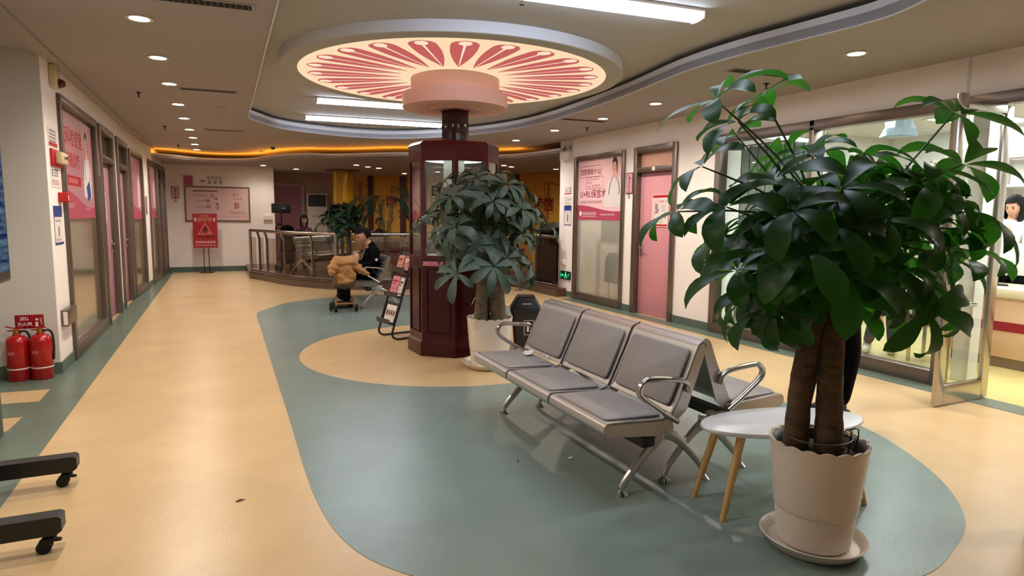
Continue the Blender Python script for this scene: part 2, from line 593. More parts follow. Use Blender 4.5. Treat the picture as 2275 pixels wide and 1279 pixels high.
skirt(b, 0, 5.5, HB, MBW)
b.box2((-3.2, 6.728, 0), (XL, 6.74, 0.105))
b.box2((XL, -3, 0), (XL + 0.012, 4.9, 0.105))
struct(b.build('baseboard_left', M_SKIRT, smooth=False))

# ---- right wall (local frame turned about: +x faces the corridor)
MR = Matrix.Translation((XR, 0, 0)) @ Matrix.Rotation(PI, 4, 'Z')      # local y = -world y
HR = [(-9.72, -8.20), (-7.96, -6.98), (-6.24, -1.9)]
b = MB()
wall_run(b, -10.12, 3.2, HR, 2.46, MR)
b.box2((XR + 0.001, 10.12, 0), (10.2, 10.26, ZC))
struct(b.build('wall_right', M_WALL, smooth=False))
b = MB()
skirt(b, -10.12, 3.2, HR, MR)
struct(b.build('baseboard_right', M_SKIRT, smooth=False))
b = MB().box2((XR - 0.004, 3.32, 2.475), (XR, 3.345, ZC))
b.box2((XR - 0.004, 9.80, 2.45), (XR, 9.81, ZC))
struct(b.build('trim_5', M_WALLG, smooth=False))

# ---- back wall and lobby walls
struct(MB().box2((-1.5, 17.5, 0), (1.30, 19.9, ZC)).build('wall_back', M_WALL, smooth=False))
struct(MB().box2((-1.15, 17.488, 0), (0.92, 17.5, 0.11)).build('baseboard_back', M_SKIRT, smooth=False))
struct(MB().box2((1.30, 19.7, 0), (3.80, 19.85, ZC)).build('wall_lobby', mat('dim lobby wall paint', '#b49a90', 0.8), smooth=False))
YW = [(3.73, 19.74), (5.22, 19.27), (6.9, 17.75), (8.05, 16.1), (8.45, 15.0), (8.6, 13.2), (8.6, 10.2)]
M_YEL = mat('yellow wall panel', '#dca640', 0.6, var=0.08, vscale=1.5)
b = MB()
b.prism(YW + [(9.2, 10.2), (9.2, 15.5), (7.2, 18.6), (3.73, 20.2)], 0, ZC, 'Z')
struct(b.build('wall_yellow', M_YEL, smooth=False))
struct(MB().box2((-3.3, -3.3, 0), (10.3, -3.2, ZC + 0.3)).build('wall_front', M_WALL, smooth=False))
b = MB().box2((10.2, -3.2, 0), (10.3, 23.2, ZC + 0.3)).box2((-1.5, 23.2, 0), (10.2, 23.3, ZC + 0.3)).box2((-3.3, -3.2, 0), (-3.2, 4.75, ZC))
struct(b.build('wall_outer', M_WALL, smooth=False))

# ---- raised lobby floor
PLAT = [(p.x, p.y) for p in spline([(0.57, 15.2, 0), (0.77, 14.73, 0), (1.2, 13.5, 0), (1.65, 12.8, 0), (1.97, 12.45, 0), (2.6, 12.15, 0), (3.5, 11.95, 0), (4.5, 11.82, 0), (5.42, 11.79, 0)], k=4)]
b = MB().poly(PLAT + [(5.47, 9.95), (5.655, 9.95), (5.655, 10.26), (8.6, 10.26), (8.6, 15), (6.9, 17.7), (3.8, 19.7), (1.30, 19.7), (1.30, 17.48), (0.57, 17.48)], 0.0, 0.15)
struct(b.build('floor_lobby', mat('brown lobby floor', '#5f4030', 0.3, var=0.2, vscale=2), smooth=False))
b = MB()
EDGE = PLAT + [(5.47, 9.95)]
for i in range(len(EDGE) - 1):
    p, q = Vector(EDGE[i]), Vector(EDGE[i + 1])
    t = (q - p).normalized() * 0.012
    nn = Vector((t.y, -t.x))
    b.prism([(p.x, p.y), (q.x, q.y), (q.x + nn.x, q.y + nn.y), (p.x + nn.x, p.y + nn.y)], 0.0, 0.125, 'Z')
    b.prism([(p.x - nn.x * 3, p.y - nn.y * 3), (q.x - nn.x * 3, q.y - nn.y * 3), (q.x + nn.x * 1.2, q.y + nn.y * 1.2), (p.x + nn.x * 1.2, p.y + nn.y * 1.2)], 0.15, 0.162, 'Z')
struct(b.build('trim_6', mat('dark step edge', '#5a4a3c', 0.4, var=0.2), smooth=False))

# ---- windows and doors
def window(name, y0, y1, top, M, pane, fw=0.085, sill=0.14):
    w = thing(name, None, None)
    w.matrix_world = M
    struct(w)
    b = MB()
    b.box2((-0.09, y0, 0), (0.03, y0 + fw, top), bev=0.004).box2((-0.09, y1 - fw, 0), (0.03, y1, top), bev=0.004)
    b.box2((-0.09, y0 + fw, top - fw), (0.03, y1 - fw, top), bev=0.004).box2((-0.09, y0 + fw, 0), (0.03, y1 - fw, sill), bev=0.004)
    b.build('window_frame', M_FRAME, w)
    MB().box2((-0.035, y0 + fw, sill), (-0.025, y1 - fw, top - fw)).build('pane', pane, w)
    return w
def lever(parent, y, z, sgn, x0=0.0):
    b = MB().box2((x0, y - 0.02, z - 0.10), (x0 + 0.012, y + 0.02, z + 0.10), bev=0.004)
    b.cyl((x0 + 0.01, y, z + 0.04), (x0 + 0.055, y, z + 0.04), 0.011)
    b.tube([(x0 + 0.05, y, z + 0.04), (x0 + 0.052, y + sgn * 0.05, z + 0.042), (x0 + 0.05, y + sgn * 0.12, z + 0.035)], [0.011, 0.01, 0.008], n=8)
    b.cyl((x0 + 0.01, y, z - 0.05), (x0 + 0.022, y, z - 0.05), 0.014)
    return b.build('door_handle', M_CHROME, parent)
def door(name, y0, y1, top, M, leafmat, hinge=1, over=None, fw=0.09, recess=0.05, handle=True):
    d = thing(name, None, None)
    d.matrix_world = M
    struct(d)
    b = MB()
    b.box2((-0.12, y0, 0), (0.03, y0 + fw, top), bev=0.004).box2((-0.12, y1 - fw, 0), (0.03, y1, top), bev=0.004)
    b.box2((-0.12, y0 + fw, top - fw), (0.03, y1 - fw, top), bev=0.004).box2((-0.12, y0 + fw, 2.09), (0.03, y1 - fw, 2.165), bev=0.004)
    b.build('door_frame', M_FRAME, d)
    MB().box2((-recess - 0.03, y0 + fw, 2.165), (-recess, y1 - fw, top - fw)).build('transom_panel', over or leafmat, d)
    lf = MB().box2((-recess - 0.04, y0 + fw + 0.004, 0.012), (-recess, y1 - fw - 0.004, 2.088), bev=0.003).build('door_leaf', leafmat, d)
    if handle:
        yy = y0 + fw + 0.07 if hinge > 0 else y1 - fw - 0.07
        lever(lf, yy, 0.96, hinge, -recess)
    return d
window('window_1', 7.28, 9.25, 2.54, TL, M_TINT)
door('door_1', 9.45, 10.61, 2.54, TL, M_MAUVE, hinge=-1, over=M_TINT)
door('door_2', 10.94, 12.10, 2.54, TL, M_MAUVE, hinge=-1, over=M_TINT)
window('window_2', 0.13, 1.60, 2.49, MBW, M_TINT)
window('window_3', 2.40, 3.72, 2.49, MBW, M_TINT)
door('door_3', 3.80, 4.60, 2.49, MBW, M_MAUVE, handle=False, over=M_TINT)
door('door_4', 4.70, 5.22, 2.49, MBW, M_MAUVE, handle=False, over=M_TINT)
window('window_4', -9.72, -8.20, 2.46, MR, M_FROST, fw=0.075, sill=0.13)
door('door_5', -7.96, -6.98, 2.46, MR, M_PINK, hinge=1, over=mat('peach transom', '#d9a78e', 0.5))
# lobby door in the far wall
d = thing('door_6', None, None, (1.84, 19.7, 0.15)); struct(d)
b = MB().box2((-0.46, -0.05, 0), (-0.37, 0, 2.17)).box2((0.37, -0.05, 0), (0.46, 0, 2.17)).box2((-0.37, -0.05, 2.08), (0.37, 0, 2.17))
b.build('door_frame', mat('pale door frame', '#b59d98', 0.6), d)
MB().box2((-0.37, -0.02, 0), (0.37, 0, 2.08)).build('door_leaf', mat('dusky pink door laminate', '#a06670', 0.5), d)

# glass partition of the clinic room: fixed glazing plus a doorway
w = thing('window_5', None, None); w.matrix_world = MR; struct(w)
b = MB()
for a, c in ((-6.24, -6.155), (-4.86, -4.80), (-3.43, -3.35), (-1.99, -1.9)):
    b.box2((-0.10, a, 0), (0.03, c, 2.46), bev=0.004)
b.box2((-0.10, -6.155, 2.36), (0.03, -1.99, 2.46), bev=0.004).box2((-0.10, -6.155, 0), (0.03, -3.43, 0.13), bev=0.004)
b.build('window_frame', M_FRAME, w)
for a, c in ((-6.155, -4.86), (-4.80, -3.43)):
    MB().box2((-0.04, a, 0.13), (-0.03, c, 2.36)).build('pane', M_GLASS, w)
# a glass door leaf standing open into the corridor
d = thing('door_7', None, None, (XR - 0.01, 2.99, 0)); struct(d)
b = MB()
b.box2((-0.085, -0.02, 0.015), (0.0, 0.02, 2.33), bev=0.004).box2((-0.66, -0.02, 0.015), (-0.575, 0.02, 2.38), bev=0.004)
b.box2((-0.575, -0.02, 2.27), (-0.085, 0.02, 2.36), bev=0.004).box2((-0.575, -0.02, 0.015), (-0.085, 0.02, 0.17), bev=0.004)
b.build('door_frame', M_STEEL, d)
MB().box2((-0.575, -0.005, 0.17), (-0.085, 0.005, 2.27)).build('pane', M_GLASS, d)
b = MB()
for s in (-1, 1):
    b.tube([(-0.60, s * 0.02, 0.82), (-0.60, s * 0.075, 0.82), (-0.42, s * 0.085, 0.80), (-0.36, s * 0.075, 0.80), (-0.36, s * 0.012, 0.80)], 0.013, n=8)
b.build('door_handle', M_CHROME, d)

# ---- clinic room behind the glass and small room behind the frosted window
M_CLIN = mat('clinic white wall', '#e6e4dc', 0.8)
b = MB().box2((9.0, 0.6, 0), (9.1, 6.4, ZC)).box2((5.80, 6.33, 0), (9.0, 6.40, ZC)).box2((5.80, 0.5, 0), (9.0, 0.6, ZC))
struct(b.build('wall_clinic', M_CLIN, smooth=False))
struct(MB().box2((5.80, 0.6, 2.62), (9.0, 6.33, 2.66)).build('ceiling_clinic', mat('clinic ceiling', '#e8e8e4', 0.9), smooth=False))
struct(MB().box2((5.66, 1.99, 0.0), (9.0, 6.33, 0.003)).build('floor_clinic', mat('pale yellow vinyl floor', '#c9b878', 0.25, var=0.08, vscale=2), smooth=False))
b = MB().box2((7.3, 6.4, 0), (7.4, 10.12, ZC))
struct(b.build('wall_consulting', M_CLIN, smooth=False))
# ================================================================ LAMPS
M_DOWN = emitter('downlight lamp', '#ffe9cc', LIGHT['down_emit'])
M_TRIMW = mat('white lamp trim', '#d8d0c4', 0.5)
def make_downlight():
    t = thing('ceiling_downlight', '', 'light')
    MB().lathe([(0.062, 0.004), (0.085, 0.0), (0.088, -0.006), (0.078, -0.010), (0.064, -0.008), (0.062, 0.004)], n=28).build('lamp_trim', M_TRIMW, t)
    MB().lathe([(0, -0.004), (0.064, -0.004), (0.064, 0.0), (0, 0.0)], n=28).build('lamp', M_DOWN, t)
    return t
_dl = make_downlight()
_dl_used = []
def downlight(x, y, z, label, group, power, col=(1.0, 0.90, 0.78)):
    if _dl_used:
        o = dup(_dl, (x, y, z), 0, label, group)
    else:
        o = _dl; o.location = (x, y, z); o['label'] = label; o['group'] = group
    _dl_used.append(o)
    L = bpy.data.lights.new('downlight_beam', 'SPOT')
    L.energy = power
    L.color = col
    L.spot_size = R(150)
    L.spot_blend = 0.9
    L.shadow_soft_size = 0.06
    lo = bpy.data.objects.new('downlight_beam', L)
    COL.objects.link(lo)
    lo.location = (x, y, z - 0.03)
    return o
NTH = ['nearest the camera', 'second from the camera', 'third from the camera', 'fourth from the camera', 'fifth from the camera', 'sixth from the camera', 'third from the far end', 'second from the far end', 'at the far end by the cove']
for i, (x, y) in enumerate([(-0.45, 5.23), (-0.43, 6.45), (-0.42, 7.68), (-0.41, 9.06), (-0.40, 10.35), (-0.385, 11.69), (-0.375, 12.91), (-0.38, 14.15), (-0.378, 15.34)]):
    downlight(x, y, ZC, 'round downlight in the left corridor row, ' + NTH[i], 'downlights over the left corridor', LIGHT['down'] * 4.0)
NTR = ['nearest the camera, over the glass door', 'second from the camera, above the big plant', 'third from the camera', 'fourth, beside a ceiling vent', 'fifth from the camera', 'farthest, near the emergency lamp']
for i, (x, y) in enumerate([(4.73, 3.67), (4.73, 5.05), (4.73, 6.28), (4.82, 7.56), (4.82, 8.94), (4.85, 10.44)]):
    downlight(x, y, ZC, 'round downlight in the right corridor row, ' + NTR[i], 'downlights over the right corridor', LIGHT['down'] * 4.0)
LOB = [(1.02, 16.76, 'at the white wall corner'), (1.87, 17.62, 'in front of the far pink door'), (2.99, 15.37, 'nearest the right of the gold column'), (3.35, 15.80, 'middle of three right of the gold column'),
       (3.69, 16.10, 'rightmost of three right of the gold column'), (6.03, 13.63, 'left of a pair behind the leafy plant'), (6.35, 13.91, 'right of a pair behind the leafy plant')]
LOB += [(4.8, 17.8, 'added unseen before the yellow wall behind the kiosk'), (5.4, 16.6, 'added unseen behind the kiosk, right of the yellow wall middle'), (7.6, 14.0, 'added unseen at the right end of the yellow wall')]  # unseen lamps, added to brighten the yellow wall
for x, y, t in LOB:
    downlight(x, y, 2.60, 'round downlight in the lobby soffit, ' + t, 'downlights in the lobby soffit', LIGHT['down'] * 2.0)
# two more lamps of the corridor rows, just above and behind the camera
for x, y, t in ((-0.46, 3.98, 'left row, above the display stand'), (-0.47, 2.74, 'left row, beside the display stand'),
                (4.73, 2.3, 'right row, beside the glass door head'), (4.73, 1.05, 'right row, past the glass doorway')):
    downlight(x, y, ZC, 'round downlight, ' + t, 'downlights beyond the frame', LIGHT['down'] * 4.0)

M_TUBE = emitter('fluorescent diffuser', '#deeaff', LIGHT['tube'])
def batten(a, b2, label):
    a, b2 = Vector(a), Vector(b2)
    m = (a + b2) / 2
    L = (b2 - a).length
    t = thing('fluorescent_light', label, 'light', (m.x, m.y, 2.944), math.atan2(b2.y - a.y, b2.x - a.x), 'fluorescent lights in the oval recess')
    b = MB()
    prof = [(-0.085, -0.02), (-0.07, -0.055), (-0.03, -0.07), (0.03, -0.07), (0.07, -0.055), (0.085, -0.02)]
    b.prism(prof, -L / 2 + 0.012, L / 2 - 0.012, 'X')
    b.build('diffuser', M_TUBE, t)
    MB().box2((-L / 2, -0.09, -0.02), (L / 2, 0.09, 0.0), bev=0.004).build('lamp_body', M_TRIMW, t)
    e = MB()
    for s in (-1, 1):
        e.box((s * (L / 2 - 0.006), 0, -0.04), (0.012, 0.165, 0.05), bev=0.004)
    e.build('end_cap', M_TRIMW, t)
batten((1.25, 10.36, 0), (3.38, 10.2, 0), 'lit fluorescent batten in the ceiling recess, farthest from the camera')
batten((1.2, 8.75, 0), (3.33, 8.59, 0), 'lit fluorescent batten in the ceiling recess, just behind the flower disc')
batten((1.1, 2.50, 0), (3.2, 2.34, 0), 'lit fluorescent batten at the near end of the ceiling recess, above the frame')
batten((1.12, 4.02, 0), (3.26, 3.85, 0), 'lit fluorescent batten in the ceiling recess, cut by the top of the frame')

# ---- the flower disc round the column head
t = thing('ceiling_lightbox', 'big round backlit ceiling disc with a ring of pink petals around the column head', 'light', (CX + 0.03, CY - 0.04, 0))
b = MB()
b.lathe([(1.555, 2.862), (1.555, 2.85), (1.712, 2.85), (1.72, 2.856)], n=96)
b.build('lightbox_flange', M_RECESS, t)  # darker recess paint puts the shade of the underside into its colour
MB().lathe([(1.72, 2.856), (1.72, 2.945)], n=96).build('lightbox_rim', M_LIP, t)
M_DISC = emitter('backlit cream panel', '#ffdcb4', LIGHT['disc'])
M_PETAL = emitter('backlit pink petal', '#e0716c', LIGHT['disc'] * 0.75)
MB().lathe([(0.43, 2.853), (1.56, 2.853), (1.56, 2.858), (0.43, 2.858), (0.43, 2.853)], n=96).build('backlit_panel', M_DISC, t)
b, w = MB(), MB()
NP = 24
for k in range(NP):
    a = R(-90.9) + 2 * PI * k / NP
    Mx = Matrix.Rotation(a, 4, 'Z')
    prof = []
    for s in [i / 24 for i in range(25)]:
        r = 0.55 + s * 0.93
        h = 0.122 * min(1.0, (math.sin(PI * 0.5 * min(1, s / 0.82)) ** 0.9)) * (1 if s < 0.86 else math.sqrt(max(0, 1 - ((s - 0.86) / 0.14) ** 2)))
        prof.append((r, h))
    up = [Mx @ Vector((r, h, 2.8515)) for r, h in prof[1:-1]]
    dn = [Mx @ Vector((r, -h, 2.8515)) for r, h in prof[1:-1]][::-1]
    loop = [Mx @ Vector((prof[0][0], 0, 2.8515))] + dn[::-1] + [Mx @ Vector((prof[-1][0], 0, 2.8515))] + up[::-1]
    b.b.faces.new([b.b.verts.new(p) for p in loop])
    w.b.faces.new([w.b.verts.new(Mx @ Vector((1.395 + 0.066 * math.cos(q * PI / 10), 0.058 * math.sin(q * PI / 10), 2.8505))) for q in range(20)])
    w.b.faces.new([w.b.verts.new(Mx @ Vector(p)) for p in ((0.60, -0.004, 2.8505), (1.34, -0.012, 2.8505), (1.34, 0.012, 2.8505), (0.60, 0.004, 2.8505))])
b.build('petal_print', M_PETAL, t, smooth=False)
w.build('petal_marking', emitter('backlit petal marking', '#ffe2c6', LIGHT['disc']), t, smooth=False)

# ================================================================ COLUMN AND KIOSK
t = thing('column_capital', 'pink round column head in two drums hanging under the petal disc', 'column', (CX + 0.045, CY - 0.01, 0))
M_CAP = mat('pale pink drum paint', '#e3b9ac', 0.6)
MB().lathe([(0.46, 2.85), (0.46, 2.70), (0.46, 2.66)], n=64).build('upper_drum', M_CAP, t)
MB().lathe([(0.455, 2.69), (0.548, 2.69), (0.548, 2.55), (0.535, 2.545), (0.27, 2.545), (0.265, 2.53), (0.16, 2.53)], n=64).build('lower_drum', M_CAP, t)
MB().box((0, 0, 2.36), (0.20, 0.20, 0.36), bev=0.006, rz=R(28)).build('column_shaft', mat('dark plum lacquer', '#2a0a12', 0.15, coat=0.5), t)

kc = (CX + 0.03, CY - 0.01, 0)
t = thing('octagonal_kiosk', 'dark red lacquered octagonal cabinet with glass upper panes around the column', 'cabinet', kc)
A0 = R(207)
def octa(r, k):
    a = A0 + k * PI / 4
    return Vector((r * math.cos(a), r * math.sin(a), 0))
def octprism(b, r, z0, z1, r1=None):
    prof = [octa(r, k) for k in range(8)]
    if r1 is None: r1 = r
    A = [b.b.verts.new((p.x, p.y, z0)) for p in prof]
    B = [b.b.verts.new((p.x * r1 / r, p.y * r1 / r, z1)) for p in prof]
    for i in range(8):
        b.b.faces.new((A[i], A[(i + 1) % 8], B[(i + 1) % 8], B[i]))
    b.b.faces.new(A[::-1]); b.b.faces.new(B)
RO = 0.475
b = MB(); octprism(b, RO + 0.022, 0.0, 0.14); octprism(b, RO + 0.022, 0.14, 0.16, RO); b.build('plinth', M_LACQ, t, ang=20)
b = MB(); octprism(b, RO, 0.155, 1.0); b.build('cabinet_body', M_LACQ, t, ang=20)
b = MB(); octprism(b, RO, 2.03, 2.16); octprism(b, RO + 0.012, 2.15, 2.185, RO - 0.03); b.build('cornice', M_LACQ2, t, ang=20)
b = MB()
for k in range(8):
    p, q = octa(RO, k), octa(RO, k + 1)
    d = (q - p).normalized()
    nn = Vector((d.y, -d.x, 0))
    for u in (p, q):
        s = 1 if u is p else -1
        o1 = u + d * s * 0.035
        b.prism([(u.x, u.y), (o1.x, o1.y), (o1.x - nn.x * 0.03, o1.y - nn.y * 0.03), (u.x * 0.94, u.y * 0.94)], 1.0, 2.03, 'Z')
    a1, a2 = p + d * 0.035, q - d * 0.035
    for z0, z1 in ((1.0, 1.035), (1.985, 2.03)):
        b.prism([(a1.x, a1.y), (a2.x, a2.y), (a2.x - nn.x * 0.03, a2.y - nn.y * 0.03), (a1.x - nn.x * 0.03, a1.y - nn.y * 0.03)], z0, z1, 'Z')
b.build('window_frame', M_LACQ2, t, ang=20)
for k in range(8):
    p, q = octa(RO - 0.012, k), octa(RO - 0.012, k + 1)
    d = (q - p).normalized()
    a1, a2 = p + d * 0.03, q - d * 0.03
    MB().prism([(a1.x, a1.y), (a2.x, a2.y), (a2.x * 0.992, a2.y * 0.992), (a1.x * 0.992, a1.y * 0.992)], 1.03, 1.99, 'Z').build('glass_pane', M_GLASS, t)
for k in range(8):                                   # raised panel mouldings on the lower body
    p, q = octa(RO + 0.004, k), octa(RO + 0.004, k + 1)
    d = (q - p).normalized(); L = (q - p).length
    nn = Vector((d.y, -d.x, 0))
    b = MB()
    pts = []
    for (s, z) in ((0.06, 0.24), (L - 0.06, 0.24), (L - 0.06, 0.90), (0.06, 0.90)):
        c0 = p + d * s
        pts.append((c0.x, c0.y, z))
    for i in range(4):
        b.tube([pts[i], pts[(i + 1) % 4]], 0.008, n=6)
    b.build('panel_moulding', M_LACQ, t)
b = MB()
b.prism([octa(0.36, k).to_2d()[:] for k in range(8)], 1.0, 1.02, 'Z')
b.cyl((0, 0, 1.02), (0, 0, 2.03), 0.11, n=24)
b.build('inner_shelf', mat('pale inner column', '#cfcfc4', 0.6), t)
b = MB().box((0.05, -0.16, 1.22), (0.14, 0.10, 0.40), bev=0.01).box((-0.16, -0.12, 1.15), (0.12, 0.12, 0.26), bev=0.01)
b.build('inner_box', mat('grey green box', '#9aa698', 0.5), t)
MB().lathe([(0.13, 2.012), (0.30, 2.012), (0.30, 2.02), (0.13, 2.02), (0.13, 2.012)], n=32).build('added_cabinet_lamp', emitter('added cabinet lamp', '#eaf6ee', 2.5), t)  # unseen lamp added to brighten the inside of the cabinet
b = MB()
text_into(b, 'E', 0, 0, 0.14)
p, q = octa(RO - 0.03, 0), octa(RO - 0.03, 1)
dd = (q - p).normalized()
Mt = Matrix(((dd.x, 0, dd.y, (p.x + q.x) / 2 - 0.06), (dd.y, 0, -dd.x, (p.y + q.y) / 2 - 0.02), (0, 1, 0, 1.68), (0, 0, 0, 1)))
b.build('reflected_letter', M_INK, t, M=Mt, smooth=False)  # reflection in the pane, drawn as a flat dark letter
# pink sticker and key plate on the front left facet
def facet(k, s, z, off):
    p, q = octa(RO + off, k), octa(RO + off, k + 1)
    d = (q - p).normalized()
    m = p + d * s
    return Matrix(((d.x, 0, d.y, m.x + kc[0]), (d.y, 0, -d.x, m.y + kc[1]), (0, 1, 0, z), (0, 0, 0, 1)))
RND = random.Random(5)
st = tag(MB().box2((-0.155, -0.023, 0), (0.155, 0.023, 0.001)).build('sticker', mat('pink sticker', '#c2506a', 0.4)), 'pink strip sticker with white arrow and small print on the red kiosk', 'sticker')
st.matrix_world = facet(0, 0.17, 0.955, 0.003)
b = MB()
outline(b, -0.152, -0.020, 0.152, 0.020, 0.003, 0.0016)
flatpoly(b, [(-0.14, 0.0), (-0.122, 0.012), (-0.122, 0.006), (-0.105, 0.006), (-0.105, -0.006), (-0.122, -0.006), (-0.122, -0.012)], 0.0016)
glyphs(b, -0.095, -0.011, 7, 0.022, 0.0016, RND, gap=1.2)
ring2d(b, 0.128, 0, 0.008, 0.013, 0.0016)
b.build('lettering', mat('pale pink ink', '#eec0c8', 0.5), st, smooth=False)
ky = tag(MB().box2((-0.02, -0.024, 0), (0.02, 0.024, 0.001)).build('small_label', M_INK), 'small black label with white marks on the red kiosk under the glass', 'label')
ky.matrix_world = facet(1, 0.06, 0.90, 0.003)
b = MB()
ring2d(b, -0.009, 0.011, 0.003, 0.007, 0.0016); ring2d(b, 0.010, -0.011, 0.003, 0.007, 0.0016)
flatpoly(b, [(0.004, 0.005), (0.014, 0.02), (0.016, 0.006)], 0.0016); flatpoly(b, [(-0.014, -0.018), (-0.008, -0.004), (-0.003, -0.018)], 0.0016)
b.build('lettering', M_WINK, ky, smooth=False)
t = thing('power_cord', 'pale cable hanging down the red kiosk beside the leafy plant', 'cable', (0, 0, 0))
pp = facet(1, 0.24, 0.5, 0.01).translation
MB().tube([(pp.x, pp.y, 0.62), (pp.x - 0.03, pp.y - 0.01, 0.60), (pp.x - 0.05, pp.y - 0.015, 0.56), (pp.x - 0.06, pp.y - 0.01, 0.54)], 0.004, n=6).build('cable', M_WHITE, t)
# ================================================================ BENCHES
def rrect(w, h, r, n=4):
    out = []
    for cx_, cy_, a0 in ((w / 2 - r, h / 2 - r, 0), (-w / 2 + r, h / 2 - r, 90), (-w / 2 + r, -h / 2 + r, 180), (w / 2 - r, -h / 2 + r, 270)):
        for i in range(n + 1):
            a = R(a0 + 90 * i / n)
            out.append((cx_ + r * math.cos(a), cy_ + r * math.sin(a)))
    return out
def slab(b, w, h, th, r, M, pil=0.0):
    """rounded cushion / plate in local xy, thickness along z"""
    P = rrect(w, h, r)
    rings = []
    for s, z in ((1.0, 0.0), (1.0, th * 0.7), (0.985, th), (0.93, th + pil)):
        rings.append([b.b.verts.new(M @ Vector((p[0] * s, p[1] * s, z))) for p in P])
    n = len(P)
    for A, B in zip(rings[:-1], rings[1:]):
        for i in range(n):
            b.b.faces.new((A[i], A[(i + 1) % n], B[(i + 1) % n], B[i]))
    b.b.faces.new(rings[0][::-1]); b.b.faces.new(rings[-1])

M_PERF = mat('perforated steel', '#8d8a86', 0.35, metal=0.8)
def _perf():
    nt = M_PERF.node_tree
    tc = nt.nodes.new('ShaderNodeTexCoord')
    v = nt.nodes.new('ShaderNodeTexVoronoi'); v.inputs['Scale'].default_value = 45; v.inputs['Randomness'].default_value = 0.0
    r = nt.nodes.new('ShaderNodeValToRGB')
    r.color_ramp.elements[0].position = 0.28; r.color_ramp.elements[0].color = lin('#3a3836')
    r.color_ramp.elements[1].position = 0.34; r.color_ramp.elements[1].color = lin('#9a9692')
    nt.links.new(tc.outputs['Object'], v.inputs['Vector']); nt.links.new(v.outputs['Distance'], r.inputs['Fac'])
    nt.links.new(r.outputs['Color'], nt.nodes['Principled BSDF'].inputs['Base Color'])
_perf()

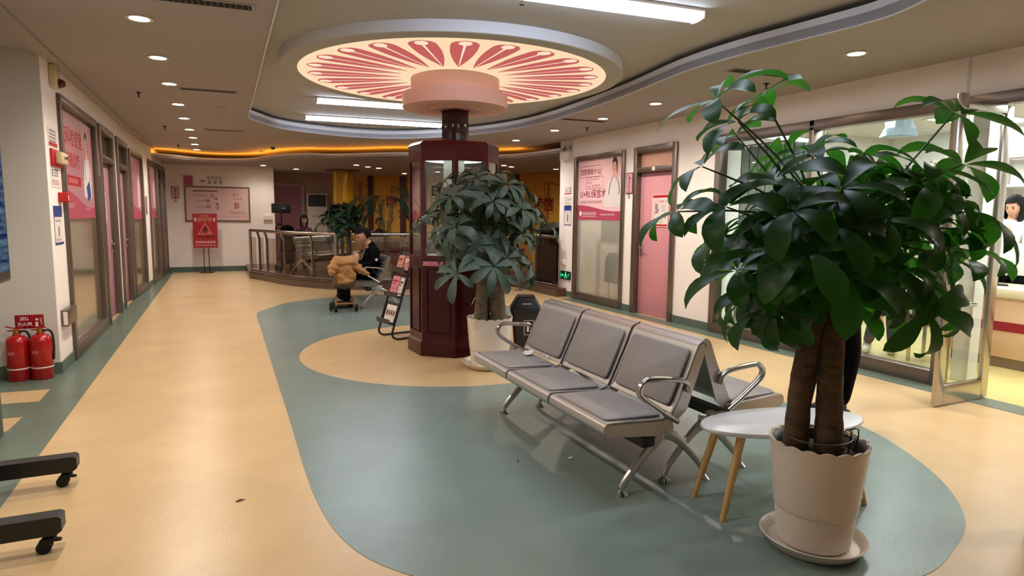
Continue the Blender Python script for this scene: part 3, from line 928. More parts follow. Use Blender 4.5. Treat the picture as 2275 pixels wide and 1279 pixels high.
# profile in (x, z): the seat front faces -x, the back tops out near x = 0 (bench axis)
def shell_profile():
    seat = [(-0.585, 0.375), (-0.605, 0.40), (-0.605, 0.425), (-0.59, 0.443), (-0.56, 0.447), (-0.40, 0.437), (-0.26, 0.430)]
    back = [(-0.20, 0.455), (-0.17, 0.50), (-0.10, 0.66), (-0.052, 0.775), (-0.035, 0.80), (-0.012, 0.812), (0.010, 0.800), (0.016, 0.775)]
    return seat, back
def make_bench(name, label, pads=True, dark=False):
    t = thing(name, label, 'bench')
    ms = M_BENCH if pads else M_PERF
    seatp, backp = shell_profile()
    th = 0.012
    def sheet(pts, y0, y1, nm):
        b = MB()
        P = spline([(p[0], 0, p[1]) for p in pts], k=3)
        off = []
        for i in range(len(P)):
            tt = (P[min(i + 1, len(P) - 1)] - P[max(i - 1, 0)]).normalized()
            off.append(P[i] + Vector((tt.z, 0, -tt.x)) * th)
        loop = [(p.x, p.z) for p in P] + [(p.x, p.z) for p in off[::-1]]
        b.prism(loop, y0, y1, 'Y')
        return b.build(nm, ms, t, ang=40)
    for k in range(3):
        y0 = k * 0.588 + 0.012
        y1 = y0 + 0.564
        ym = (y0 + y1) / 2
        se = sheet(seatp + [(-0.215, 0.44)], y0, y1, 'seat')
        ba = sheet(backp, y0, y1, 'backrest')
        for yy in (y0, y1 - 0.008):                   # flanks folded down under the seat and along the back
            MB().prism([(-0.60, 0.42), (-0.58, 0.375), (-0.30, 0.345), (-0.18, 0.37), (-0.20, 0.45), (-0.26, 0.43), (-0.56, 0.445)], yy, yy + 0.008, 'Y').build('side_flange', ms, se)
            MB().prism([(-0.20, 0.455), (-0.035, 0.80), (-0.012, 0.811), (0.012, 0.798), (0.0, 0.74), (-0.10, 0.46), (-0.16, 0.41)], yy, yy + 0.008, 'Y').build('side_flange', ms, ba)
        if pads:
            b = MB()
            Ms = Matrix.Translation((-0.405, ym, 0.438)) @ Matrix.Rotation(R(2.2), 4, 'Y')
            slab(b, 0.345, 0.50, 0.014, 0.03, Ms, 0.004)
            b.build('seat_pad', M_PAD, se)
            b = MB()
            Mb_ = Matrix.Translation((-0.118, ym, 0.62)) @ Matrix.Rotation(R(-65.5), 4, 'Y')
            slab(b, 0.315, 0.50, 0.014, 0.03, Mb_ @ Matrix.Translation((0, 0, 0.005)), 0.004)
            b.build('back_pad', M_PAD, ba)
        else:
            b = MB()
            for zz in (0.52, 0.70):
                xx = -0.17 + (zz - 0.50) * 0.42
                b.cyl((xx - 0.006, y0 + 0.02, zz), (xx - 0.006, y1 - 0.02, zz), 0.008, n=8)
            b.build('back_rib', M_BENCH, ba)
    YE = 3 * 0.588
    MB().box2((-0.36, 0.03, 0.28), (-0.28, YE - 0.03, 0.335), bev=0.008).build('beam', mat('dark steel beam', '#3a3735', 0.4, metal=0.6), t)
    # loop armrests at both ends
    for yy in (0.0, YE):
        b = MB()
        path = spline([(-0.17, yy, 0.41), (-0.26, yy, 0.465), (-0.39, yy, 0.555), (-0.415, yy, 0.60), (-0.385, yy, 0.640), (-0.33, yy, 0.645), (-0.18, yy, 0.630), (-0.12, yy, 0.605), (-0.105, yy, 0.56)], k=5)
        b.tube(path, 0.020, n=10, flat=0.75, up=(0, 1, 0))
        b.build('armrest', M_STEEL, t)
    # die-cast legs
    for yy in (0.13, YE - 0.13):
        b = MB()
        for pts, r in (([(-0.17, yy, 0.36), (-0.19, yy, 0.28), (-0.27, yy, 0.20), (-0.38, yy, 0.085), (-0.412, yy, 0.04)], [0.030, 0.034, 0.026, 0.022, 0.018]),
                       ([(-0.17, yy, 0.30), (-0.10, yy, 0.285), (-0.02, yy, 0.225), (0.10, yy, 0.10), (0.135, yy, 0.04)], [0.030, 0.030, 0.022, 0.018, 0.016])):
            b.tube(spline(pts, k=4), [x for i in range(len(r) - 1) for x in [r[i] + (r[i + 1] - r[i]) * j / 4 for j in range(4)]] + [r[-1]], n=10, flat=0.8)
        b.box((-0.20, yy, 0.325), (0.20, 0.05, 0.05), bev=0.012)
        lg = b.build('leg', M_BENCH, t)
        for xx in (-0.412, 0.135):
            f = MB().lathe([(0, 0), (0.034, 0), (0.036, 0.008), (0.024, 0.018), (0.012, 0.03), (0.012, 0.045), (0, 0.045)], (xx, yy, 0), n=20)
            f.build('foot', M_CHROME, lg)
    return t
BX = 2.265
bench = make_bench('waiting_bench', 'three seat steel bench with grey pads, nearest the camera, facing the left corridor')
bench.location = (BX, 2.51, 0)
bench['group'] = 'padded steel waiting benches'
b2 = dup(bench, (BX + 0.045, 2.565 + 3 * 0.588, 0), PI, 'three seat steel bench with grey pads, back to back behind the nearest bench', 'padded steel waiting benches')
bench_far = make_bench('waiting_bench', 'bare perforated steel bench with the man in black sitting on it', pads=False)
bench_far.location = (2.36, 9.62, 0)
bench_far['group'] = 'perforated steel benches'
dup(bench_far, (2.52, 15.26, 0.15), R(139), 'perforated steel bench behind the glass railing in the lobby', 'perforated steel benches')

# litter on the near bench
rnd = random.Random(3)
def crumple(name, label, cat, loc, r, m, seed, flatz=0.5):
    rr = random.Random(seed)
    b = MB().sph((0, 0, 0), r, n=12)
    for v in b.b.verts:
        k = 0.65 + rr.random() * 0.6
        v.co = Vector((v.co.x * k * 1.3, v.co.y * k, max(-r * 0.3, v.co.z * k * flatz)))
    o = tag(b.build(name, m, ang=10), label, cat)
    o.location = loc
    return o
crumple('paper_tissue', 'crumpled white tissue on the farthest seat of the near bench', 'tissue', (1.99, 4.02, 0.468), 0.035, M_PAPER, 1)
M_CLEARP = glass('clear plastic wrap', '#ffffff', haze=0.15)
crumple('plastic_wrapper', 'clear crinkled plastic wrapper against the backrest of the farthest seat', 'wrapper', (1.99, 3.78, 0.475), 0.04, M_CLEARP, 2, 0.7)

# ================================================================ LOW TABLE
t = thing('side_table', 'low white oval table on slanted pale wooden legs between bench and big plant', 'table', (2.565, 2.265, 0), R(-11))
b = MB()
ell = [(0.45 * math.cos(2 * PI * i / 64), 0.205 * math.sin(2 * PI * i / 64)) for i in range(64)]
rings = []
for s, z in ((0.955, 0.408), (0.985, 0.409), (1.0, 0.418), (1.0, 0.424), (0.99, 0.430), (0.975, 0.431)):
    rings.append([b.b.verts.new((p[0] * s, p[1] * s, z)) for p in ell])
for A, B in zip(rings[:-1], rings[1:]):
    for i in range(64):
        b.b.faces.new((A[i], A[(i + 1) % 64], B[(i + 1) % 64], B[i]))
b.b.faces.new(rings[0][::-1]); b.b.faces.new(rings[-1])
b.build('tabletop', mat('white table laminate', '#dfe0e2', 0.3), t)
for sx, sy in ((-1, 1), (-1, -1), (1, 1), (1, -1)):
    MB().cyl((sx * 0.30, sy * 0.10, 0.41), (sx * 0.405, sy * 0.135, 0.0), 0.022, 0.0145, n=16).build('leg', M_WOOD, t)
# ================================================================ PLANTS
M_LEAF = mat('dark green leaf', '#264f17', 0.40, var=0.35, vscale=9, trans=0.40, spec=0.4, col2='#1c4014')
M_LEAF2 = mat('dusty grey green leaf', '#4e5a4e', 0.5, var=0.3, vscale=8, trans=0.08, col2='#30483a')
M_LEAF3 = mat('lobby plant leaf', '#24442a', 0.45, var=0.3, vscale=9, trans=0.1)
M_BARK = mat('money tree bark', '#6a5238', 0.8, var=0.45, vscale=14, bump=0.5, bscale=40, stretch=(1, 1, 2.2), col2='#3a2a1a')
M_BARK2 = mat('pale tree bark', '#84745c', 0.8, var=0.35, vscale=14, bump=0.5, bscale=40, stretch=(1, 1, 2.0), col2='#5a4c3a')
M_POT = mat('white ceramic pot', '#ddd2c6', 0.32, var=0.05, vscale=4)
M_SOIL = mat('dark potting soil', '#241a12', 0.95, bump=0.8, bscale=40)

def leaflet(b, o, d, up, L, W, droop, curl, n=9):
    """one pointed leaflet: base o, outward d, face normal up; it arches down along its length"""
    d = d.normalized()
    s = d.cross(up)
    if s.length < 1e-4: s = d.cross(Vector((1, 0, 0)))
    s.normalize()
    u = s.cross(d).normalized()
    p = o.copy()
    rows = []
    ang = 0.0
    for i in range(n + 1):
        t = i / n
        w = W * (min(1.0, (t / 0.60)) ** 0.8 if t < 0.60 else max(0.0, 1 - ((t - 0.60) / 0.40) ** 1.9) ** 0.8) + 0.002
        if i == n: w = 0.0012
        dd = (d * math.cos(ang) - u * math.sin(ang))
        nn = (u * math.cos(ang) + d * math.sin(ang))
        wav = math.sin(t * 9 + L * 40) * 0.05 * w
        rows.append((p + s * w + nn * (w * curl + wav), p.copy(), p - s * w + nn * (w * curl - wav)))
        p = p + dd * (L / n)
        ang += droop / n * (0.5 + t)
    V = [[b.b.verts.new(q) for q in r] for r in rows]
    for i in range(n):
        for j in range(2):
            b.b.faces.new((V[i][j], V[i][j + 1], V[i + 1][j + 1], V[i + 1][j]))

def palm_leaf(b, st, base, tip, ax, n, L, W, rnd, droop=1.0, spread=1.0):
    """a palmate leaf: petiole from base to tip, n leaflets fanned about the axis ax"""
    base, tip, ax = Vector(base), Vector(tip), Vector(ax).normalized()
    mid = (base + tip) / 2 + Vector((0, 0, 0.04))
    st.tube([p for p in spline([base, mid, tip], k=3)], [0.0045] * 6 + [0.003], n=5)
    x = ax.cross(Vector((0, 0, 1)))
    if x.length < 0.05: x = Vector((1, 0, 0))
    x.normalize()
    y = x.cross(ax).normalized()
    a0 = rnd.uniform(0, 2 * PI)
    for i in range(n):
        a = a0 + 2 * PI * i / n + rnd.uniform(-0.2, 0.2)
        rad = (x * math.cos(a) + y * math.sin(a))
        d = rad * spread + ax * rnd.uniform(0.05, 0.4)
        l = L * rnd.uniform(0.72, 1.1)
        leaflet(b, tip + d.normalized() * 0.012, d, ax, l, W * l / L * rnd.uniform(0.85, 1.1), droop * rnd.uniform(0.6, 1.25), rnd.uniform(0.12, 0.42))

def scallop(nlob, dep):
    return nlob, dep
def make_pot(t, rb, rt, h, ribh, lob):
    """white tapering pot: ribbed foot, scaly belly, scalloped rim"""
    b = MB()
    prof = [(0, 0.0), (rb * 0.92, 0.0), (rb, 0.01)]
    k = 13
    for i in range(k):
        z = 0.012 + ribh * i / k
        r = rb + (rt - rb) * z / h
        prof += [(r, z), (r + 0.003, z + ribh / k * 0.35), (r + 0.003, z + ribh / k * 0.7)]
    zb = 0.012 + ribh
    r = rb + (rt - rb) * zb / h
    prof += [(r, zb), (r + 0.006, zb + 0.004), (r + 0.008, zb + 0.012)]
    i0 = len(prof)
    m = 16
    for i in range(1, m + 1):
        z = zb + 0.012 + (h - zb - 0.012) * i / m
        prof.append((rb + (rt - rb) * z / h + 0.006, z))
    itop = len(prof) - 1
    prof += [(rt - 0.006, h - 0.002), (rt - 0.014, h - 0.03), (rt - 0.03, h - 0.14), (0, h - 0.15)]
    def wob(i, a):
        dz = dr = 0.0
        if i0 <= i < itop - 2:
            q = (i - i0) / 2.0
            dr = 0.0035 * abs(math.sin(a * 9 + (PI / 2 if int(q) % 2 else 0))) * abs(math.sin(PI * (q % 1.0 + 0.08)))
        if itop - 1 <= i <= itop + 1:
            s = abs(math.sin(a * lob / 2))
            dz = -0.012 * (1 - s) * (1.0 if i >= itop else 0.5)
            dr = 0.004 * s
        return dr, dz
    b.lathe(prof, n=120, wob=wob)
    return b.build('pot', M_POT, t, ang=50)
def make_saucer(name, label, loc, r, m):
    b = MB().lathe([(0, 0.0), (r * 0.84, 0.0), (r * 0.9, 0.012), (r, 0.045), (r + 0.006, 0.05), (r + 0.002, 0.053), (r - 0.008, 0.047), (r * 0.86, 0.016), (0, 0.014)], n=64)
    o = tag(b.build(name, m, ang=50), label, 'saucer')
    o.location = loc
    return o
make_saucer('plant_saucer', 'round cream saucer under the nearest big white pot', (2.362, 1.885, 0.003), 0.218, M_POT)
make_saucer('plant_saucer', 'round cream saucer under the white pot beside the red kiosk', (2.325, 5.56, 0.003), 0.262, M_POT)

# ---- the big near money tree
rnd = random.Random(11)
P1 = (2.362, 1.885, 0.0175)
t = thing('potted_money_tree', 'big dark money tree with twin trunks in a white scalloped pot, nearest the camera', 'plant', P1, 0, 'potted money trees')
make_pot(t, 0.148, 0.196, 0.475, 0.15, 18)
b = MB().lathe([(0.178, 0.44), (0.186, 0.452), (0.183, 0.458), (0.172, 0.447), (0.162, 0.40)], n=48)
b.build('nursery_liner', M_BLACK, t)
b = MB().lathe([(0.166, 0.415), (0.12, 0.427), (0.05, 0.435), (0, 0.437)], n=32)
b.build('soil', M_SOIL, t)
def trunk(t, pts, rs, m, seed):
    rr = random.Random(seed)
    P = spline(pts, k=6)
    n = len(P)
    rad = []
    for i in range(n):
        f = i / (n - 1) * (len(rs) - 1)
        k = min(int(f), len(rs) - 2)
        rad.append((rs[k] + (rs[k + 1] - rs[k]) * (f - k)) * (1 + 0.025 * math.sin(i * 2.1 + seed)) + rr.uniform(-0.0008, 0.0008))
    return MB().tube(P, rad, n=22).build('trunk', m, t, ang=60)
trunk(t, [(-0.085, 0.05, 0.40), (-0.088, 0.045, 0.55), (-0.08, 0.04, 0.75), (-0.045, 0.03, 1.0), (-0.02, 0.02, 1.25), (0.0, 0.02, 1.35)], [0.056, 0.050, 0.047, 0.046, 0.042, 0.03], M_BARK, 1)
trunk(t, [(0.020, -0.040, 0.40), (0.010, -0.036, 0.55), (0.006, -0.03, 0.75), (0.015, -0.02, 1.0), (0.045, -0.01, 1.22), (0.05, 0.0, 1.35)], [0.066, 0.056, 0.052, 0.048, 0.044, 0.03], M_BARK, 2)
b = MB()
for k in range(7):
    a = k * 0.9
    b.tube(spline([(0.075 + 0.07 * math.cos(a), -0.04 + 0.06 * math.sin(a), 0.43), (0.09 + 0.07 * math.cos(a), -0.04 + 0.06 * math.sin(a), 0.46 + 0.01 * k), (0.07 + 0.05 * math.cos(a + 1), -0.04 + 0.05 * math.sin(a + 1), 0.50)], k=3), 0.003, n=5)
b.build('roots', mat('dry roots', '#3a2618', 0.9), t)
b = MB()
loop = [(0.005 + 0.145 * math.cos(2 * PI * i / 30), 0.005 + 0.125 * math.sin(2 * PI * i / 30), 0.485) for i in range(30)]
b.tube(loop, 0.0025, n=6, closed=True)
b.build('binding_wire', mat('grey wire', '#6a6a5c', 0.5), t)
b, st = MB(), MB()
# crown: leaves all over a flattened dome; long shoots top left and top right as in the photograph
def cpt(px, py, dist):
    """a point seen at this place of the frame, dist metres along +Y and +X mean depth"""
    d = _M @ Vector(((px - 1137.5) / 1408.954, (py - 639.5) / 1408.954, 1.0))
    return Vector((0, 0, 1.45)) + d * dist - Vector(P1)
hub = Vector((0.02, 0.0, 1.30))
KEY = [  # frame position of each named leaf's centre, its depth, size
    (1590, 222, 2.55, 0.27, 6), (1695, 215, 2.62, 0.20, 5), (1635, 300, 2.75, 0.20, 6), (1505, 470, 2.55, 0.22, 6), (1640, 270, 2.5, 0.22, 4),
    (1615, 460, 2.45, 0.26, 6), (2120, 250, 2.55, 0.23, 6), (2140, 365, 2.6, 0.26, 6), (2050, 375, 2.5, 0.24, 6), (1945, 365, 2.6, 0.22, 6),
    (1800, 335, 2.6, 0.22, 6), (1870, 420, 2.35, 0.24, 6), (1950, 490, 2.3, 0.26, 6), (2160, 470, 2.45, 0.28, 6), (2060, 430, 2.4, 0.26, 6),
    (1700, 560, 2.35, 0.26, 6), (1800, 560, 2.25, 0.27, 6), (1640, 600, 2.5, 0.25, 6), (1990, 600, 2.4, 0.26, 6), (2100, 570, 2.6, 0.26, 6),
    (2170, 560, 2.75, 0.25, 5), (1880, 385, 2.85, 0.22, 6), (1560, 370, 2.6, 0.22, 5), (1720, 400, 2.5, 0.25, 6), (1690, 640, 2.5, 0.22, 5),
    (1880, 610, 2.3, 0.25, 6), (1740, 345, 2.9, 0.20, 6), (2020, 400, 2.8, 0.24, 6), (1600, 530, 2.8, 0.24, 6), (1760, 470, 2.3, 0.25, 6)]
for px, py, dd, L, n in KEY:
    tip = cpt(px, py, dd)
    out = (tip - hub); flat = Vector((out.x, out.y, 0))
    ax = (Vector((0, 0, 1)) * 0.9 + flat.normalized() * (0.35 + flat.length * 0.5)).normalized()
    palm_leaf(b, st, hub + Vector((rnd.uniform(-.04, .04), rnd.uniform(-.04, .04), rnd.uniform(-0.1, 0.1))), tip, ax, n, L * 1.0, 0.046 * L / 0.24, rnd, 1.9 if py > 420 else 1.35)
for k in range(64):
    a = rnd.uniform(0, 2 * PI)
    z = rnd.uniform(-0.27, 0.28)
    rr = rnd.uniform(0.14, 0.50) * math.sqrt(max(0.25, 1 - (z / 0.62) ** 2))
    tip = hub + Vector((rr * math.cos(a), rr * math.sin(a), z))
    ax = Vector((math.cos(a) * 0.7, math.sin(a) * 0.7, 0.8 if z > -0.1 else 0.25))
    palm_leaf(b, st, hub + Vector((rnd.uniform(-.04, .04), rnd.uniform(-.04, .04), rnd.uniform(-0.06, 0.1))), tip, ax, rnd.choice((5, 6, 6, 7)), rnd.uniform(0.17, 0.25), 0.041, rnd, 2.0)
b.build('foliage', M_LEAF, t, ang=60)
st.build('leaf_stalks', mat('green leaf stalk', '#3a5a24', 0.5), t)

# ---- the dusty money tree beside the kiosk
P2 = (2.325, 5.56, 0.0175)
rnd = random.Random(23)
t = thing('potted_money_tree', 'dusty grey-green money tree in a white pot beside the dark red kiosk', 'plant', P2, 0, 'potted money trees')
make_pot(t, 0.175, 0.212, 0.47, 0.14, 18)
MB().lathe([(0.185, 0.425), (0.1, 0.44), (0, 0.445)], n=32).build('soil', M_SOIL, t)
trunk(t, [(-0.085, 0.02, 0.42), (-0.08, 0.02, 0.6), (-0.07, 0.01, 0.85), (-0.04, 0.0, 1.1), (-0.02, 0.0, 1.3)], [0.068, 0.058, 0.055, 0.05, 0.035], M_BARK2, 3)
trunk(t, [(0.085, -0.02, 0.42), (0.08, -0.02, 0.6), (0.065, -0.01, 0.85), (0.05, 0.0, 1.1), (0.03, 0.0, 1.3)], [0.080, 0.066, 0.062, 0.056, 0.035], M_BARK2, 4)
trunk(t, [(0.0, 0.06, 0.42), (0.0, 0.055, 0.7), (0.0, 0.05, 1.0), (0.01, 0.03, 1.3)], [0.03, 0.025, 0.022, 0.02], M_BARK2, 6)
b, st = MB(), MB()
hub = Vector((-0.10, 0.0, 1.25))
for k in range(84):
    a = rnd.uniform(0, 2 * PI)
    z = rnd.uniform(-0.32, 0.53)
    rr = rnd.uniform(0.26, 0.62) * math.sqrt(max(0.12, 1 - (max(z, 0) / 0.60) ** 2))
    tip = hub + Vector((rr * math.cos(a), rr * math.sin(a), z))
    ax = Vector((math.cos(a) * 0.75, math.sin(a) * 0.75, 0.9 if z > 0.05 else 0.35))
    palm_leaf(b, st, hub + Vector((rnd.uniform(-.06, .06), rnd.uniform(-.06, .06), rnd.uniform(-0.06, 0.1))), tip, ax, rnd.choice((5, 6, 7)), rnd.uniform(0.20, 0.28), 0.041, rnd, 1.75)
b.build('foliage', M_LEAF2, t, ang=60)
st.build('leaf_stalks', MATS['green leaf stalk'], t)

# ---- the darker tree behind the seated man and the thin palm beside it
P3 = (2.25, 13.1, 0.15)
rnd = random.Random(31)
t = thing('potted_money_tree', 'dark green money tree behind the railing and the seated man, by the gold column', 'plant', P3, 0, 'potted money trees')
make_pot(t, 0.15, 0.20, 0.36, 0.12, 20)
MB().lathe([(0.18, 0.33), (0, 0.345)], n=24).build('soil', M_SOIL, t)
for k, (x, y) in enumerate(((-0.12, 0), (0.0, 0.05), (0.10, -0.02), (0.16, 0.05))):
    trunk(t, [(x * 0.7, y, 0.31), (x, y, 0.6), (x * 0.8, y, 1.1)], [0.035, 0.032, 0.022], M_BARK2, 7 + k)
b, st = MB(), MB()
hub = Vector((0.0, 0.0, 0.98))
for k in range(56):
    a = rnd.uniform(0, 2 * PI)
    z = rnd.uniform(-0.15, 0.42)
    rr = rnd.uniform(0.2, 0.46) * math.sqrt(max(0.15, 1 - (max(z, 0) / 0.50) ** 2))
    tip = hub + Vector((rr * math.cos(a), rr * math.sin(a), z))
    palm_leaf(b, st, hub, tip, (math.cos(a) * 0.7, math.sin(a) * 0.7, 0.8), 6, rnd.uniform(0.18, 0.25), 0.042, rnd, 1.4)
b.build('foliage', M_LEAF3, t, ang=60)
st.build('leaf_stalks', MATS['green leaf stalk'], t)

P4 = (3.02, 12.75, 0.15)
rnd = random.Random(37)
t = thing('potted_palm', 'thin tall palm with feathery fronds behind the bench, in front of the yellow wall', 'plant', P4)
MB().lathe([(0, 0), (0.12, 0), (0.15, 0.26), (0.155, 0.28), (0.14, 0.27), (0.13, 0.22), (0, 0.22)], n=32).build('pot', M_POT, t)
b, st = MB(), MB()
for k in range(15):
    a = rnd.uniform(0, 2 * PI)
    r0 = rnd.uniform(0.0, 0.09)
    h = rnd.uniform(0.8, 1.55)
    sp = rnd.uniform(0.1, 0.42)
    top = Vector((r0 * math.cos(a) + sp * math.cos(a), r0 * math.sin(a) + sp * math.sin(a), 0.25 + h))
    P = spline([(r0 * math.cos(a), r0 * math.sin(a), 0.22), (r0 * math.cos(a) * 1.5, r0 * math.sin(a) * 1.5, 0.25 + h * 0.6), top], k=5)
    st.tube(P, [0.008 - 0.005 * i / (len(P) - 1) for i in range(len(P))], n=6)
    dirv = Vector((math.cos(a), math.sin(a), 0.1))
    F = spline([top, top + dirv * 0.18 + Vector((0, 0, 0.06)), top + dirv * 0.36 - Vector((0, 0, 0.06)), top + dirv * 0.46 - Vector((0, 0, 0.22))], k=5)
    st.tube(F, 0.003, n=5)
    for i in range(1, len(F) - 1):
        tt = (F[i + 1] - F[i]).normalized()
        sd = tt.cross(Vector((0, 0, 1))).normalized()
        for s in (-1, 1):
            leaflet(b, F[i], tt * 0.7 + sd * s, Vector((0, 0, 1)), 0.20, 0.016, 0.9, 0.1, 4)
b.build('foliage', M_LEAF3, t, ang=60)
st.build('stems', mat('palm stem', '#7a6a3c', 0.6), t)
# ================================================================ BIN, LEAFLET RACK, EXTINGUISHERS, DISPLAY
M_BIN = mat('dark grey bin plastic', '#2b2a2a', 0.35)
t = thing('waste_bin', 'dark grey swing-top litter bin behind the white pot beside the bench', 'bin', (3.03, 6.22, 0.003), R(-22))
def taper(b, z0, w0, d0, z1, w1, d1, r=0.04):
    A = rrect(w0, d0, r); B = rrect(w1, d1, r)
    va = [b.b.verts.new((p[0], p[1], z0)) for p in A]; vb = [b.b.verts.new((p[0], p[1], z1)) for p in B]
    n = len(A)
    for i in range(n): b.b.faces.new((va[i], va[(i + 1) % n], vb[(i + 1) % n], vb[i]))
    b.b.faces.new(va[::-1]); b.b.faces.new(vb)
b = MB(); taper(b, 0, 0.25, 0.21, 0.40, 0.315, 0.265); taper(b, 0.395, 0.335, 0.285, 0.415, 0.335, 0.285); b.build('bin_body', M_BIN, t)
b = MB(); taper(b, 0.415, 0.345, 0.295, 0.45, 0.345, 0.295); taper(b, 0.45, 0.335, 0.285, 0.565, 0.20, 0.24, 0.03)
b.build('bin_lid', M_BIN, t)
b = MB().prism([(-0.155, 0.46), (-0.09, 0.575), (0.09, 0.575), (0.155, 0.46)], -0.11, 0.11, 'Y')
b.build('swing_flap', mat('glossy bin flap', '#201f1f', 0.2), t)
o = MB().box2((-0.05, -0.033, 0), (0.05, 0.033, 0.001)).build('lid_label', M_PAPER, t)
o.matrix_local = Matrix.Translation((0.0, -0.122, 0.525)) @ Matrix.Rotation(R(68), 4, 'X')
o = MB(); outline(o, -0.055, -0.08, 0.055, 0.08, 0.005, 0)
ring2d(o, -0.012, 0.05, 0.0, 0.014, 0); rect(o, -0.024, -0.045, -0.002, 0.033, 0); flatpoly(o, [(0.0, 0.028), (0.03, 0.0), (0.026, -0.006), (-0.002, 0.016)], 0)
outline(o, 0.012, -0.045, 0.042, -0.012, 0.005, 0)
o = o.build('bin_symbol', M_WINK, t, smooth=False)
o.matrix_local = Matrix.Translation((0.03, -0.133, 0.24)) @ Matrix.Rotation(R(90 - 4), 4, 'X') @ Matrix.Rotation(0, 4, 'Z')

# leaflet rack leaning back against the kiosk's left side; it faces -x
t = thing('leaflet_rack', 'black tube leaflet stand with three shelves beside the red kiosk', 'rack', (1.82, 7.29, 0.003), R(13))
b = MB()
for yy in (-0.17, 0.17):
    b.tube(spline([(0.30, yy, 0.014), (0.10, yy, 0.014), (-0.05, yy, 0.016), (-0.105, yy, 0.06), (-0.09, yy, 0.14), (0.0, yy, 0.42), (0.12, yy, 0.78), (0.22, yy, 1.06)], k=5), 0.013, n=10)
b.tube([(0.30, -0.17, 0.014), (0.30, 0.17, 0.014)], 0.011, n=8)
b.tube([(0.22, -0.17, 1.06), (0.22, 0.17, 1.06)], 0.011, n=8)
b.build('rack_frame', M_BLACK, t)
def rk(z):                       # x of the sloping plane at height z
    return -0.09 + (z - 0.14) * 0.335
SH = [0.17, 0.47, 0.76]
for z in SH:
    x = rk(z)
    b = MB().prism([(x + 0.005, z), (x - 0.055, z + 0.018), (x - 0.062, z + 0.075), (x - 0.057, z + 0.076), (x - 0.05, z + 0.024), (x + 0.01, z + 0.008)], -0.165, 0.165, 'Y')
    b.prism([(x + 0.006, z), (x + 0.086, z + 0.25), (x + 0.09, z + 0.249), (x + 0.01, z)], -0.165, 0.165, 'Y')
    b.build('rack_shelf', mat('dark grey rack shelf', '#3a3632', 0.5), t)
def leaflet_on(z, y0, y1, h, base, pic, seed, label, group, slots=0.0):
    rr = random.Random(seed)
    x = rk(z + 0.03) - 0.008 - slots
    o = MB().box2((y0, 0, 0), (y1, h, 0.006)).build('leaflet', base)
    b = MB()
    w = y1 - y0
    if pic == 'heads':
        for k in range(4):
            cx_ = y0 + w * (0.16 + 0.23 * k)
            disc2d(b, cx_, h * 0.55, w * 0.085, h * 0.17, 0.0066)
            rect(b, cx_ - w * 0.09, h * 0.30, cx_ - w * 0.055, h * 0.55, 0.0066)
        b.build('printed_picture', mat('brown print', '#5a3426', 0.5), o, smooth=False)
    else:
        rect(b, y0 + w * 0.08, h * 0.55, y0 + w * 0.6, h * 0.62, 0.0066); rect(b, y0 + w * 0.08, h * 0.68, y0 + w * 0.8, h * 0.80, 0.0066)
        glyphs(b, y0 + w * 0.1, h * 0.28, 4, w * 0.16, 0.0066, rr)
        rect(b, y0, 0.02, y1, h * 0.16, 0.0066)
        b.build('lettering', pic, o, smooth=False)
    # local x -> rack y (viewer looks along +x): lean with the rack
    lean = math.atan(0.335)
    up = Vector((math.sin(lean), 0, math.cos(lean)))
    nrm = Vector((-math.cos(lean), 0, math.sin(lean)))
    rgt = Vector((0, -1, 0))
    Mloc = Matrix(((rgt.x, up.x, nrm.x, x), (rgt.y, up.y, nrm.y, 0), (rgt.z, up.z, nrm.z, z + 0.03), (0, 0, 0, 1)))
    o.matrix_world = Matrix.Translation((1.82, 7.29, 0.003)) @ Matrix.Rotation(R(13), 4, 'Z') @ Mloc
    tag(o, label, 'leaflet', group)
leaflet_on(SH[0], -0.10, 0.14, 0.20, M_PAPER, 'heads', 1, 'white leaflet with a row of brown-haired heads on the lowest rack shelf', 'leaflets on the rack')
leaflet_on(SH[1], -0.15, 0.02, 0.23, mat('pink leaflet paper', '#e08fa0', 0.4), M_REDINK, 2, 'pink and red leaflet at the left of the middle rack shelf', 'leaflets on the rack')
leaflet_on(SH[1], 0.04, 0.14, 0.22, M_PAPER, M_MAROON, 3, 'narrow white leaflet at the right of the middle rack shelf', 'leaflets on the rack')
leaflet_on(SH[2], -0.15, -0.01, 0.18, mat('peach leaflet paper', '#e0a890', 0.4), M_SIGNRED, 4, 'red and peach leaflet at the left of the top rack shelf', 'leaflets on the rack')
leaflet_on(SH[2], 0.01, 0.14, 0.18, mat('rose leaflet paper', '#c87080', 0.4), M_WINK, 5, 'rose leaflet at the right of the top rack shelf', 'leaflets on the rack')

